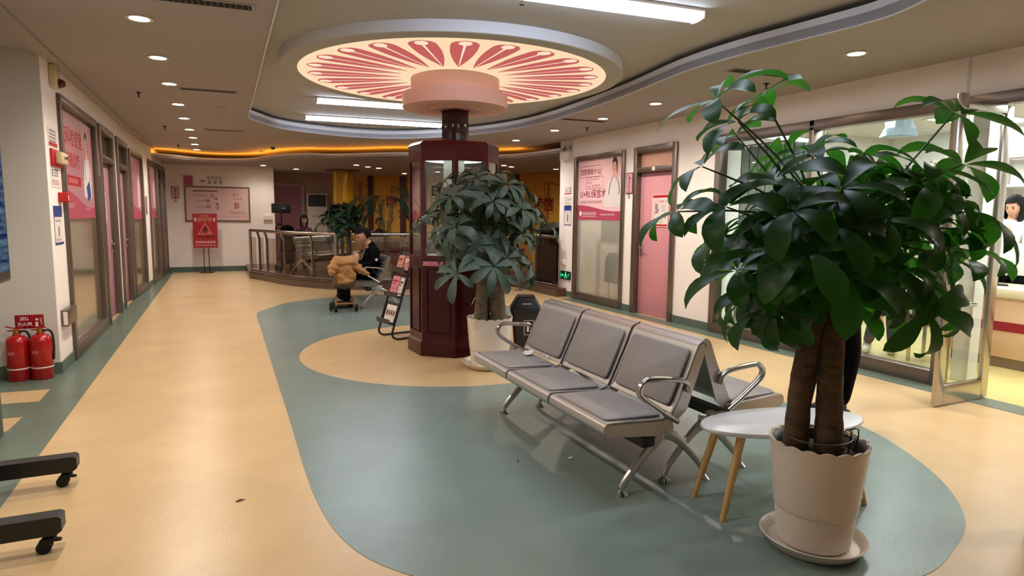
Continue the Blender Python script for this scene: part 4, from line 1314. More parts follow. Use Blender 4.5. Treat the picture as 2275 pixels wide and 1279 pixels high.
# fire extinguishers and their sign
def extinguisher(loc, label):
    t = thing('fire_extinguisher', label, 'extinguisher', loc, R(-20), 'red fire extinguishers in the alcove')
    MB().lathe([(0, 0.0), (0.078, 0.0), (0.082, 0.006), (0.082, 0.33), (0.076, 0.358), (0.055, 0.378), (0.030, 0.388), (0.028, 0.40), (0, 0.40)], n=36).build('cylinder', M_RED, t)
    MB().lathe([(0.0822, 0.098), (0.0835, 0.10), (0.0835, 0.108), (0.0822, 0.11)], n=36).build('white_band', M_WHITE, t)
    MB().lathe([(0.02, 0.395), (0.024, 0.40), (0.024, 0.42), (0.018, 0.425), (0.018, 0.44), (0, 0.44)], n=20).build('valve', mat('brass', '#b08a3c', 0.3, metal=0.9), t)
    b = MB().prism([(-0.085, 0.468), (-0.03, 0.455), (0.05, 0.452), (0.05, 0.442), (-0.03, 0.446), (-0.085, 0.460)], -0.008, 0.008, 'Y')
    b.prism([(-0.07, 0.43), (0.0, 0.434), (0.04, 0.43), (0.03, 0.42), (-0.07, 0.422)], -0.008, 0.008, 'Y')
    b.build('handle', M_RED, t)
    b = MB().tube(spline([(0.02, 0.0, 0.41), (0.05, 0.03, 0.42), (0.075, 0.04, 0.38), (0.088, 0.03, 0.28), (0.086, 0.02, 0.16)], k=5), 0.009, n=8)
    b.build('hose', M_RUB, t)
    MB().box((0, -0.082, 0.24), (0.05, 0.004, 0.03), bev=0.001).build('label', mat('faint label', '#c8605a', 0.4), t)
extinguisher((-1.615, 6.615, 0.003), 'left one of two red fire extinguishers under the red sign')
extinguisher((-1.448, 6.61, 0.003), 'right one of two red fire extinguishers, next to the wall corner')
o = tag(MB().box2((-0.105, -0.062, 0), (0.105, 0.062, 0.004), bev=0.001).build('fire_sign', M_SIGNRED), 'red sign with white Chinese lettering on the wall above the extinguishers', 'sign')
frame(o, (-1.545, 6.739, 0.485), '-y')
b = MB()
text_into(b, '消防', -0.035, 0.025, 0.036, 0.0045); text_into(b, '灭火器', -0.035, -0.024, 0.036, 0.0045)
rect(b, 0.042, -0.045, 0.062, -0.005, 0.0045); flatpoly(b, [(0.04, 0.012), (0.05, 0.03), (0.066, 0.02), (0.066, 0.008)], 0.0045)
for k in range(3):
    flatpoly(b, [(0.073 + 0.006 * k, 0.03 - 0.022 * k), (0.09, 0.022 - 0.02 * k), (0.092, 0.012 - 0.02 * k), (0.078, 0.018 - 0.022 * k)], 0.0045)
b.build('lettering', M_WINK, o, smooth=False)

# display on a wheeled stand, its screen facing the corridor (only its edge and two feet are in the frame)
t = thing('display_stand', 'large black-framed screen on a wheeled stand with two long black feet at the left edge', 'display', (-1.06, 3.56, 0.0))
b = MB().box((0, 0, 1.45), (0.05, 1.36, 0.76), bev=0.02); b.build('screen_housing', M_BLACK, t)
def screen_mat():
    m = bpy.data.materials.new('lit blue screen'); m.use_nodes = True
    nt = m.node_tree; nt.nodes.remove(nt.nodes['Principled BSDF'])
    e = nt.nodes.new('ShaderNodeEmission'); e.inputs[1].default_value = 0.4
    tc = nt.nodes.new('ShaderNodeTexCoord'); w = nt.nodes.new('ShaderNodeTexNoise'); mp = nt.nodes.new('ShaderNodeMapping')
    mp.inputs['Scale'].default_value = (1, 1.5, 14); w.inputs['Scale'].default_value = 2.2; w.inputs['Detail'].default_value = 4
    r = nt.nodes.new('ShaderNodeValToRGB')
    r.color_ramp.elements[0].color = lin('#20396a'); r.color_ramp.elements[0].position = 0.35
    r.color_ramp.elements[1].color = lin('#8fb0cc'); r.color_ramp.elements[1].position = 0.7
    nt.links.new(tc.outputs['Object'], mp.inputs['Vector']); nt.links.new(mp.outputs['Vector'], w.inputs['Vector'])
    nt.links.new(w.outputs['Fac'], r.inputs['Fac']); nt.links.new(r.outputs['Color'], e.inputs[0])
    nt.links.new(e.outputs[0], nt.nodes['Material Output'].inputs['Surface'])
    return m
MB().box((0.026, 0, 1.46), (0.003, 1.28, 0.66)).build('screen', screen_mat(), t)
b = MB().box((-0.10, -0.18, 0.80), (0.05, 0.06, 1.36), bev=0.01).box((-0.10, 0.18, 0.80), (0.05, 0.06, 1.36), bev=0.01).box((-0.055, 0, 1.45), (0.06, 0.5, 0.3), bev=0.01)
b.build('column', M_BLACK, t)
for yy, xe in ((-0.40, 0.40), (0.36, 0.325)):
    b = MB()
    b.prism([(-0.12, 0.085), (0.0, 0.085), (xe - 0.02, 0.085), (xe, 0.10), (xe, 0.155), (xe - 0.015, 0.165), (0.0, 0.165), (-0.12, 0.165)], yy - 0.04, yy + 0.04, 'Y')
    b.box2((-0.14, min(0, yy), 0.09), (-0.06, max(0, yy), 0.16), bev=0.01)
    ft = b.build('foot', M_BLACK, t, ang=30)
    c = MB()
    for xx in (xe - 0.06,):
        c.cyl((xx, yy, 0.085), (xx, yy, 0.065), 0.016, n=12)
        c.box((xx + 0.005, yy, 0.058), (0.05, 0.05, 0.02), bev=0.006)
        for s in (-0.014, 0.014):
            c.cyl((xx - 0.012, yy + s - 0.008, 0.028), (xx - 0.012, yy + s + 0.008, 0.028), 0.028, n=20)
        c.prism([(xx, 0.06), (xx + 0.045, 0.052), (xx + 0.05, 0.045), (xx, 0.045)], yy - 0.012, yy + 0.012, 'Y')
    c.build('caster', M_RUB, t)

# leaf litter and a white fleck on the floor
b = MB(); b.tube([(0, 0, 0.004), (0.02, 0.006, 0.006), (0.045, 0.012, 0.004)], [0.003, 0.005, 0.001], n=6)
o = tag(b.build('dry_leaf', mat('brown leaf', '#4a3420', 0.8)), 'dry brown leaf scrap on the tan floor near the black feet', 'leaf'); o.location = (0.02, 3.35, 0)
b = MB(); b.tube([(0, 0, 0.006), (0.004, 0.02, 0.008), (0.012, 0.045, 0.006)], [0.002, 0.003, 0.001], n=6)
o = tag(b.build('dry_leaf', MATS['brown leaf']), 'thin dark leaf scrap on the grey green floor in front of the bench', 'leaf'); o.location = (1.55, 3.25, 0.0)
crumple('white_fleck', 'tiny white fleck on the grey green floor under the near bench', 'paper', (1.86, 3.18, 0.008), 0.012, M_PAPER, 5, 0.4)  # small white fleck, a flattened crumpled mesh
# ================================================================ POSTERS, SIGNS AND FITTINGS ON THE WALLS
rnd = random.Random(77)
def poster(name, label, cat, w, h, base, loc, facing, group=None, th=0.004):
    o = tag(MB().box((0, 0, th / 2), (w, h, th)).build(name, base, smooth=False), label, cat, group)
    if isinstance(facing, str):
        frame(o, loc, facing)
    else:
        o.matrix_world = facing
    return o
Z1 = 0.0048
def wave_band(b, x0, x1, y0, ya, amp, z, k=24):
    pts = [(x0, y0)] + [(x1, y0)]
    top = []
    for i in range(k + 1):
        s = i / k
        top.append((x0 + (x1 - x0) * s, ya + amp * math.cos(s * PI * 1.15)))
    flatpoly(b, pts + top[::-1], z)
def doctor(o, x, y, s, z, flip=1):
    """printed picture of a doctor in a white coat: coat, face, hair, stethoscope"""
    b = MB()
    flatpoly(b, [(x + s * p * flip, y + s * q) for p, q in ((-0.34, 0.0), (0.30, 0.0), (0.33, 0.42), (0.22, 0.60), (0.08, 0.68), (-0.06, 0.68), (-0.20, 0.60), (-0.30, 0.42), (-0.38, 0.22))], z)
    b.build('printed_coat', mat('printed coat', '#dcd3d0', 0.5), o, smooth=False)
    b = MB(); flatpoly(b, [(x + s * (0.0 + 0.095 * math.cos(a * PI / 16)) * flip, y + s * (0.88 + 0.145 * math.sin(a * PI / 16))) for a in range(32)], z + 0.0004)
    rect(b, x - 0.05 * s, y + 0.64 * s, x + 0.06 * s, y + 0.80 * s, z + 0.0002)
    b.build('printed_face', mat('printed skin', '#d9ab98', 0.5), o, smooth=False)
    b = MB()
    flatpoly(b, [(x + s * p * flip, y + s * q) for p, q in ((-0.09, 0.94), (-0.075, 1.03), (-0.02, 1.085), (0.06, 1.075), (0.115, 1.0), (0.12, 0.88), (0.105, 0.66), (0.085, 0.80), (0.07, 0.95), (0.0, 1.0))], z + 0.0008)
    for ex in (-0.045, 0.03):
        disc2d(b, x + s * ex * flip, y + 0.90 * s, 0.016 * s, 0.008 * s, z + 0.0008, 10)
    for sgn in (-1, 1):
        P = [(0.07 * sgn, 0.66), (0.16 * sgn, 0.52), (0.20 * sgn, 0.38), (0.19 * sgn - 0.02, 0.28)]
        for (a1, b1), (a2, b2) in zip(P[:-1], P[1:]):
            flatpoly(b, [(x + s * a1, y + s * b1), (x + s * (a1 + 0.022), y + s * b1), (x + s * (a2 + 0.022), y + s * b2), (x + s * a2, y + s * b2)], z + 0.0008)
    b.build('printed_dark_lines', M_INK, o, smooth=False)
    b = MB(); flatpoly(b, [(x + s * (-0.01 + 0.028 * math.cos(a * PI / 8)) * flip, y + s * (0.82 + 0.009 * math.sin(a * PI / 8))) for a in range(16)], z + 0.0009)
    b.build('printed_lips', M_REDINK, o, smooth=False)

# left, first window: pink poster with a doctor holding a blue folder
o = poster('window_poster', 'large pink poster with red lettering and a doctor on the nearest left window', 'poster', 1.70, 1.06, M_PINKD, (XL - 0.021, 8.25, 1.90), '+x')
b = MB(); wave_band(b, -0.85, 0.85, -0.53, -0.32, 0.09, Z1); b.build('rose_band', M_ROSE, o, smooth=False)
doctor(o, 0.48, -0.30, 0.68, Z1 + 0.0006)
b = MB(); text_into(b, '妇科检查室', -0.25, 0.29, 0.20, Z1); text_into(b, '疾病诊疗', -0.28, 0.06, 0.17, Z1); outline(b, -0.83, 0.16, -0.70, 0.42, 0.012, Z1)
rect(b, -0.60, -0.19, 0.08, -0.09, Z1); b.build('lettering', M_REDINK, o, smooth=False)
b = MB(); glyphs(b, -0.55, -0.165, 8, 0.05, Z1 + 0.0006, rnd); glyphs(b, -0.72, -0.42, 6, 0.055, Z1 + 0.0006, rnd); glyphs(b, 0.25, -0.44, 9, 0.03, Z1 + 0.0006, rnd)
b.build('pale_lettering', M_PINKL, o, smooth=False)
b = MB(); flatpoly(b, [(0.38, -0.18), (0.58, -0.10), (0.63, -0.28), (0.44, -0.34)], Z1 + 0.0016); b.build('printed_folder', M_BLUEP, o, smooth=False)
# second and third left windows
for ly, w, nm in ((0.865, 1.28, 'pink poster with white and red patches on the second left window, past two doors'), (3.06, 1.12, 'pink poster on the third left window, near the far wall')):
    Mw = MBW @ Matrix.Translation((-0.021, ly, 1.86)) @ Matrix(((0, 0, 1, 0), (1, 0, 0, 0), (0, 1, 0, 0), (0, 0, 0, 1)))
    o = poster('window_poster', nm, 'poster', w, 1.08, M_PINKD, None, Mw)
    b = MB(); wave_band(b, -w / 2, w / 2, -0.54, -0.32, 0.08, Z1); glyphs(b, -w * 0.4, 0.25, 4, 0.14, Z1, rnd); glyphs(b, -w * 0.4, 0.02, 4, 0.11, Z1, rnd); b.build('lettering', M_ROSE, o, smooth=False)
    b = MB(); flatpoly(b, [(w * 0.15, -0.33), (w * 0.42, -0.33), (w * 0.44, 0.1), (w * 0.3, 0.28), (w * 0.16, 0.1)], Z1 + 0.0006); b.build('printed_coat', M_PINKL, o, smooth=False)

# door posters on the left doors, faint
for i, (y, t_) in enumerate(((9.98, 'faint notice on the nearest left door'), (11.45, 'faint notice on the second left door'))):
    o = poster('door_notice', t_, 'notice', 0.36, 0.42, M_PINKL, (XL - 0.049, y, 1.50), '+x', None, 0.002)
    b = MB(); glyphs(b, -0.13, 0.08, 4, 0.06, 0.0028, rnd); glyphs(b, -0.13, -0.05, 6, 0.036, 0.0028, rnd); b.build('lettering', M_ROSE, o, smooth=False)

# small pieces on the wall pier beside the first left window
y0 = 7.05
t = thing('fire_alarm', 'cream wall alarm box with a round dark red lamp above the first left window', 'alarm', (XL, 7.13, 2.66))
MB().box2((0, -0.085, -0.10), (0.055, 0.085, 0.10), bev=0.012).build('alarm_box', mat('cream plastic', '#cfc096', 0.45), t)
MB().lathe([(0.04, 0), (0.042, 0.012), (0.034, 0.035), (0.018, 0.05), (0, 0.054)], n=24).build('alarm_lamp', mat('dark red lens', '#4c0a0c', 0.15), t, M=Matrix.Translation((0.055, 0.02, -0.055)) @ Matrix.Rotation(R(90), 4, 'Y'))
MB().box2((0.055, -0.0, 0.045), (0.057, 0.03, 0.075)).build('alarm_grille', M_GREYINK, t)
o = poster('wall_card', 'white and red notice card topmost on the left wall pier', 'card', 0.34, 0.165, M_PAPER, (XL, 7.02, 2.105), '+x')
b = MB(); [rect(b, -0.13, 0.05 - 0.03 * k, 0.12, 0.064 - 0.03 * k, Z1) for k in range(4)]; b.build('grey_bars', M_GREYINK, o, smooth=False)
b = MB(); rect(b, -0.16, -0.078, 0.16, -0.045, Z1); b.build('red_band', M_SIGNRED, o, smooth=False)
t = thing('call_point', 'red and cream wall call box under the notice card on the left wall pier', 'alarm', (XL, 7.07, 1.925))
MB().box2((0, -0.19, -0.075), (0.022, 0.19, 0.075), bev=0.004).build('back_plate', M_SIGNRED, t)
MB().box2((0.022, -0.10, -0.05), (0.075, 0.15, 0.055), bev=0.01).build('cover', mat('cream plastic', '#cfc096'), t)
MB().box2((0.075, -0.02, 0.0), (0.085, 0.12, 0.02), bev=0.004).build('handle', M_CHROME, t)
o = poster('wall_card', 'white card with two dark blocks below the red call box', 'card', 0.36, 0.17, M_PAPER, (XL, 7.03, 1.745), '+x')
b = MB(); glyphs(b, -0.15, 0.01, 3, 0.07, Z1, rnd, gap=1.3); b.build('lettering', M_INK, o, smooth=False)
b = MB(); glyphs(b, -0.15, -0.065, 4, 0.05, Z1, rnd, gap=1.4); b.build('red_lettering', M_REDINK, o, smooth=False)
t = thing('red_bracket_sign', 'small red bracket plate sticking out beside the first left window', 'sign', (XL, 7.13, 1.575))
MB().box2((0, -0.04, -0.045), (0.07, 0.09, 0.045), bev=0.004).build('plate', M_SIGNRED, t)
MB().box2((0.07, 0.01, -0.03), (0.072, 0.03, 0.02)).build('white_mark', M_WINK, t)
o = poster('wall_poster', 'tall blue and white notice on the left wall pier above the call panel', 'poster', 0.33, 0.35, M_PAPER, (XL, 7.01, 1.32), '+x')
b = MB(); rect(b, -0.165, 0.075, 0.165, 0.175, Z1); rect(b, -0.165, -0.175, 0.165, -0.155, Z1); rect(b, -0.165, -0.175, -0.15, 0.175, Z1); b.build('blue_band', M_BLUEP, o, smooth=False)
b = MB(); rect(b, -0.02, -0.10, 0.03, -0.01, Z1); glyphs(b, -0.12, 0.03, 8, 0.024, Z1, rnd); glyphs(b, -0.12, -0.14, 8, 0.02, Z1, rnd); b.build('lettering', M_GREYINK, o, smooth=False)
t = thing('wall_socket_box', 'steel wall box low on the left pier beside the window frame', 'socket', (XL, 7.06, 0.48))
MB().box2((0, -0.20, -0.075), (0.055, 0.20, 0.075), bev=0.006).build('box_body', M_FRAME, t)
MB().box2((0.02, -0.203, -0.06), (0.052, -0.199, 0.06)).build('side_plate', M_PAPER, t)
# name plates between the left doors
M_SIGNP = mat('pink room sign', '#d9a4a8', 0.4)
def room_sign(label, w, h, loc, facing):
    o = poster('room_sign', label, 'sign', w, h, M_MAROON, loc, facing, 'room name plates', 0.012)
    b = MB(); rect(b, -w / 2 + 0.012, -h / 2 + 0.012, w / 2 - 0.012, h / 2 - 0.012, 0.0126); b.build('sign_face', M_SIGNP, o, smooth=False)
    b = MB()
    flatpoly(b, [(-w * 0.2, h * 0.40), (-w * 0.1, h * 0.40), (-w * 0.08, h * 0.2), (w * 0.22, h * 0.2), (w * 0.2, h * 0.26), (w * 0.02, h * 0.26), (0.0, h * 0.34)], 0.0132)
    glyphs(b, -w * 0.2, -h * 0.02, 4, w * 0.36, 0.0132, rnd, True, 1.2)
    b.build('lettering', M_INK, o, smooth=False)
    return o
Mp = lambda ly, z: MBW @ Matrix.Translation((0.0, ly, z)) @ Matrix(((0, 0, 1, 0), (1, 0, 0, 0), (0, 1, 0, 0), (0, 0, 0, 1)))
room_sign('narrow upright room plate on the wall left of the nearest mauve door', 0.12, 0.31, (XL, 9.35, 2.03), '+x')
room_sign('upright room plate between the second mauve door and the second window', 0.12, 0.34, (XL, 12.21, 2.04), '+x')
room_sign('small upright plate on the wall between the second and third left windows', 0.16, 0.33, None, Mp(1.98, 1.58))

# right wall
o = poster('window_poster', 'pink hospital poster with a smiling doctor on the right corridor window', 'poster', 1.37, 1.02, M_PINKL, (XR + 0.023, 8.96, 1.895), '-x')
b = MB(); wave_band(b, -0.685, 0.685, -0.51, -0.31, 0.055, Z1); b.build('rose_band', M_ROSE, o, smooth=False)
doctor(o, 0.43, -0.30, 0.72, Z1 + 0.0006, 1)
b = MB()
text_into(b, '宫腔镜是什么?', -0.27, 0.285, 0.105, Z1, sx=1.0)
text_into(b, 'U+RU保宫术', -0.20, -0.085, 0.15, Z1, sx=0.95)
outline(b, -0.62, 0.20, 0.02, 0.39, 0.006, Z1); outline(b, -0.42, -0.0 + 0.005, 0.10, 0.21, 0.006, Z1)
glyphs(b, -0.60, -0.235, 12, 0.05, Z1, rnd)
b.build('lettering', M_MAROON, o, smooth=False)
b = MB(); glyphs(b, -0.39, 0.155, 14, 0.024, Z1, rnd); glyphs(b, -0.39, 0.095, 4, 0.034, Z1, rnd); glyphs(b, -0.39, 0.03, 4, 0.03, Z1, rnd); glyphs(b, -0.22, 0.025, 4, 0.055, Z1, rnd)
b.build('small_lettering', M_ROSE, o, smooth=False)
b = MB(); disc2d(b, -0.58, -0.40, 0.04, 0.04, Z1 + 0.0006); glyphs(b, -0.52, -0.425, 8, 0.052, Z1 + 0.0006, rnd, gap=1.05); rect(b, -0.52, -0.45, -0.10, -0.442, Z1 + 0.0006); glyphs(b, 0.05, -0.43, 12, 0.03, Z1 + 0.0006, rnd)
b.build('white_lettering', M_WINK, o, smooth=False)
room_sign('pink upright room sign between the right window and the pink door', 0.17, 0.31, (XR, 8.08, 1.95), '-x')
o = poster('door_notice', 'white and red notice with a picture on the bright pink door', 'notice', 0.36, 0.47, M_PAPER, (XR + 0.049, 7.39, 1.53), '-x', None, 0.003)
b = MB(); rect(b, -0.17, 0.19, 0.17, 0.228, 0.0036); rect(b, -0.17, -0.21, 0.17, -0.185, 0.0036); rect(b, -0.17, -0.232, 0.17, -0.22, 0.0036); text_into(b, '妇科门诊', 0.075, 0.135, 0.05, 0.0036, sx=0.9); b.build('lettering', M_SIGNRED, o, smooth=False)
b = MB(); flatpoly(b, [(-0.165, -0.04), (-0.01, -0.04), (-0.01, 0.18), (-0.165, 0.18)], 0.0036); b.build('picture', M_PINKL, o, smooth=False)
b = MB(); disc2d(b, -0.085, 0.06, 0.03, 0.05, 0.0042); flatpoly(b, [(-0.14, -0.03), (-0.05, -0.03), (-0.02, 0.05), (-0.08, 0.01)], 0.0042); disc2d(b, 0.12, -0.075, 0.018, 0.025, 0.0042)
glyphs(b, -0.06, -0.09, 4, 0.026, 0.0042, rnd, gap=1.4); glyphs(b, -0.06, -0.13, 6, 0.02, 0.0042, rnd); glyphs(b, -0.04, -0.165, 6, 0.018, 0.0042, rnd); glyphs(b, -0.15, -0.07, 3, 0.03, 0.0042, rnd, True)
for k in range(5): rect(b, 0.02, 0.085 - 0.022 * k, 0.13, 0.091 - 0.022 * k, 0.0042)
b.build('printed_picture', M_GREYINK, o, smooth=False)
o = poster('door_number', 'tiny white number plate on the frame above the pink door', 'sign', 0.07, 0.05, M_WHITE, (XR - 0.03, 7.47, 2.13), '-x')
b = MB(); glyphs(b, -0.024, -0.012, 2, 0.02, Z1, rnd); b.build('lettering', M_GREYINK, o, smooth=False)
# pier at the lobby corner
o = poster('wall_card', 'white card with red writing topmost on the right wall pier', 'card', 0.26, 0.14, M_PAPER, (XR, 9.95, 1.90), '-x', 'cards on the right pier')
b = MB(); rect(b, -0.12, -0.062, 0.12, -0.045, Z1); glyphs(b, -0.10, -0.02, 2, 0.045, Z1, rnd); b.build('lettering', M_REDINK, o, smooth=False)
b = MB(); outline(b, 0.05, -0.03, 0.10, 0.05, 0.012, Z1); b.build('dark_mark', M_INK, o, smooth=False)
o = poster('wall_card', 'white card with grey line drawings on the right wall pier, middle of three', 'card', 0.26, 0.16, M_PAPER, (XR, 9.95, 1.725), '-x', 'cards on the right pier')
b = MB(); ring2d(b, -0.06, 0.02, 0.025, 0.032, Z1); glyphs(b, 0.0, 0.0, 3, 0.035, Z1, rnd); glyphs(b, -0.09, -0.06, 6, 0.022, Z1, rnd); b.build('lettering', M_GREYINK, o, smooth=False)
o = poster('wall_poster', 'blue-topped notice lowest of three on the right wall pier', 'poster', 0.26, 0.35, M_PAPER, (XR, 9.95, 1.46), '-x')
b = MB(); rect(b, -0.13, 0.085, 0.13, 0.175, Z1); outline(b, -0.13, -0.175, 0.13, 0.175, 0.012, Z1); b.build('blue_band', M_BLUEP, o, smooth=False)
b = MB(); rect(b, -0.025, -0.11, 0.025, 0.02, Z1); glyphs(b, -0.10, 0.05, 8, 0.02, Z1, rnd); b.build('lettering', M_GREYINK, o, smooth=False)
t = thing('emergency_lamp', 'white emergency lamp box with two spotlights high on the right wall pier', 'lamp', (XR - 0.0, 9.98, 2.52))
MB().box2((-0.09, -0.15, -0.10), (0, 0.15, 0.05), bev=0.012).build('battery_box', M_WHITE, t)
for s in (-0.09, 0.09):
    b = MB().cyl((-0.045, s, 0.05), (-0.045, s, 0.09), 0.012, n=10)
    b.lathe([(0.02, 0), (0.05, 0.03), (0.055, 0.06), (0.045, 0.055), (0, 0.02)], (-0.045, s, 0.09), n=20)
    b.build('spotlight_head', M_STEEL, t)
t = thing('exit_sign', 'green glowing running-man exit sign low on the right wall pier', 'sign', (0, 0, 0))
frame(t, (XR, 9.96, 0.385), '-x')
MB().box((0, 0, 0.01), (0.33, 0.15, 0.02), bev=0.005).build('sign_case', M_BLACK, t)
b = MB()
disc2d(b, 0.01, 0.045, 0.014, 0.014, 0.021)
for poly_ in ([(-0.02, 0.03), (0.03, 0.03), (0.035, -0.005), (0.05, -0.05), (0.03, -0.055), (0.01, -0.01), (-0.01, -0.015), (-0.035, -0.055), (-0.05, -0.05), (-0.025, 0.0)],
              [(-0.15, 0.0), (-0.11, 0.03), (-0.11, 0.012), (-0.075, 0.012), (-0.075, -0.012), (-0.11, -0.012), (-0.11, -0.03)],
              [(0.09, -0.03), (0.09, 0.03), (0.14, 0.03), (0.14, 0.02), (0.10, 0.02), (0.10, -0.03)]):
    flatpoly(b, poly_, 0.021)
b.build('sign_symbol', emitter('green exit lamp', '#2fe08c', 2.2), t, smooth=False)
t = thing('wall_socket', 'small white socket on the right wall pier above the exit sign', 'socket', (XR, 10.04, 0.61))
MB().box2((-0.03, -0.06, -0.045), (0, 0.06, 0.045), bev=0.008).build('socket_plate', M_WHITE, t)
MB().box2((-0.05, -0.035, -0.03), (-0.03, 0.0, 0.0), bev=0.004).build('plug', M_PAPER, t)

# ceiling fittings
def vent(x, y, L, w, label, z=ZC):
    t = thing('ceiling_vent', label, 'vent', (x, y, z), R(-4), 'slatted ceiling vents')
    b = MB().box2((-L / 2 - 0.02, -w / 2 - 0.02, -0.006), (L / 2 + 0.02, -w / 2, 0.0)).box2((-L / 2 - 0.02, w / 2, -0.006), (L / 2 + 0.02, w / 2 + 0.02, 0.0))
    b.box2((-L / 2 - 0.02, -w / 2, -0.006), (-L / 2, w / 2, 0)).box2((L / 2, -w / 2, -0.006), (L / 2 + 0.02, w / 2, 0))
    b.build('vent_frame', M_CEIL, t, smooth=False)
    MB().box2((-L / 2, -w / 2, -0.0025), (L / 2, w / 2, 0.0)).build('vent_back', mat('vent dark', '#14110e', 0.9), t)
    b = MB()
    n = int(L / 0.035)
    for i in range(n):
        xx = -L / 2 + (i + 0.5) * L / n
        b.box2((xx - 0.004, -w / 2, -0.006), (xx + 0.004, w / 2, -0.002))
    o = b.build('vent_slats', mat('vent slat', '#4a4238', 0.6), t, smooth=False)
vent(-0.03, 4.66, 0.55, 0.11, 'slatted ceiling vent nearest the camera over the left corridor')
vent(-0.055, 7.90, 0.55, 0.11, 'slatted ceiling vent over the left corridor beside the third downlight')
vent(0.135, 11.55, 0.57, 0.11, 'slatted ceiling vent over the left corridor beyond the recess corner')
vent(-0.09, 15.2, 0.55, 0.11, 'slatted ceiling vent at the far end of the left corridor')
vent(4.57, 4.54, 0.62, 0.12, 'slatted ceiling vent above the big plant on the right')
vent(4.68, 7.82, 0.66, 0.12, 'slatted ceiling vent over the right corridor beyond the recess')
_sp = None
def sprinkler(x, y, z, label):
    global _sp
    if _sp is None:
        t = thing('fire_sprinkler', label, 'sprinkler', (x, y, z), 0, 'ceiling sprinklers')
        MB().lathe([(0, 0), (0.03, 0), (0.032, -0.006), (0.012, -0.008), (0.010, -0.03), (0.006, -0.032), (0.006, -0.05), (0.018, -0.052), (0.018, -0.056), (0, -0.057)], n=16).build('sprinkler_head', mat('dark bronze', '#3a3028', 0.4, metal=0.6), t)
        _sp = t
    else:
        dup(_sp, (x, y, z), 0, label, 'ceiling sprinklers')
for x, y, z, s in ((-0.77, 8.4, ZC, 'left of the third vent row in the left corridor'), (-0.72, 11.46, ZC, 'midway down the left corridor'), (-0.69, 14.5, ZC, 'at the far end of the left corridor'),
                (5.0, 4.86, ZC, 'peeping over the big plant'), (5.1, 8.43, ZC, 'beside the far right vent'), (1.95, 4.12, 2.945, 'in the recess beside the nearest fluorescent light')):
    sprinkler(x, y, z, 'small dark sprinkler head ' + s)
o = tag(MB().lathe([(0, -0.05), (0.03, -0.045), (0.045, -0.025), (0.05, 0)], n=24).build('dome_camera', M_BLACK), 'black dome camera on the ceiling in front of the orange cove', 'camera'); o.location = (1.05, 14.0, ZC)
for x, y, s in ((0.07, 9.07, 'flat round smoke detector beside the recess corner'), (0.90, 14.9, 'flat round detector before the orange cove'), (3.3, 14.6, 'round detector under the lobby soffit')):
    o = tag(MB().lathe([(0, -0.03), (0.035, -0.028), (0.055, -0.015), (0.06, 0)], n=24).build('smoke_detector', M_CEIL), s, 'detector'); o.location = (x, y, ZC if y < 12 or x < 1 else 2.6)
# ================================================================ LOBBY
# notice board and small plates on the back wall
YB = 17.5
o = poster('notice_board', 'wide framed notice board with pale pink print on the far white wall', 'board', 1.48, 0.87, mat('dull bronze frame', '#7a6048', 0.45, metal=0.4), (-0.02, YB - 0.004, 1.655), '-y', None, 0.02)
b = MB(); rect(b, -0.70, -0.395, 0.70, 0.395, 0.0206); b.build('board_print', mat('board pale pink', '#d9b8b4', 0.5), o, smooth=False)
b = MB()
rect(b, -0.55, 0.30, 0.0, 0.33, 0.0212); 
for k, yy in enumerate((0.19, 0.06, -0.09)): glyphs(b, -0.50 + 0.03 * k, yy, 7, 0.035, 0.0212, rnd)
for p in ((-0.12, 0.20), (-0.22, 0.08), (-0.21, -0.06), (-0.01, -0.09)): ring2d(b, p[0], p[1], 0.025, 0.04, 0.0212, 16)
flatpoly(b, [(-0.08, 0.11), (0.0, 0.12), (-0.03, 0.18)], 0.0212); flatpoly(b, [(-0.05, 0.0), (0.02, -0.06), (-0.01, 0.05)], 0.0212)
glyphs(b, 0.28, -0.24, 9, 0.036, 0.0212, rnd)
b.build('dark_print', mat('board grey print', '#6e4c4a', 0.6), o, smooth=False)
b = MB(); glyphs(b, 0.33, 0.20, 2, 0.07, 0.0212, rnd); glyphs(b, 0.36, 0.11, 3, 0.06, 0.0212, rnd); rect(b, 0.38, -0.12, 0.42, 0.05, 0.0212); rect(b, 0.44, -0.10, 0.475, 0.04, 0.0212); rect(b, 0.22, -0.185, 0.60, -0.178, 0.0212); rect(b, -0.68, -0.30, 0.68, -0.294, 0.0212)
b.build('rose_print', M_ROSE, o, smooth=False)
o = poster('wall_logo_plate', 'small rose square plate above the left end of the notice board', 'sign', 0.20, 0.24, M_ROSE, (-0.655, YB, 2.215), '-y', None, 0.03)
b = MB(); ring2d(b, 0.0, 0.02, 0.045, 0.065, 0.0306, 20); rect(b, -0.06, -0.085, 0.06, -0.07, 0.0306); b.build('logo_mark', M_MAROON, o, smooth=False)
b = MB(); glyphs(b, -0.10, 0.06, 4, 0.075, 0.0, rnd, gap=1.15); glyphs(b, -0.10, -0.06, 3, 0.095, 0.0, rnd, gap=1.35); rect(b, -0.27, -0.01, -0.14, 0.02, 0.0)
o = tag(b.build('wall_lettering', mat('grey wall letters', '#7c6058', 0.5), smooth=False), 'grey raised lettering on the far wall above the notice board', 'lettering'); frame(o, (-0.14, YB - 0.008, 2.205), '-y')
room_sign('small framed plate on the far wall left of the notice board', 0.17, 0.28, (-0.945, YB, 1.92), '-y')
o = poster('wall_paper_holder', 'small white holder on the far wall beside the lobby corner', 'holder', 0.20, 0.10, M_WHITE, (1.13, YB, 1.33), '-y', None, 0.06)

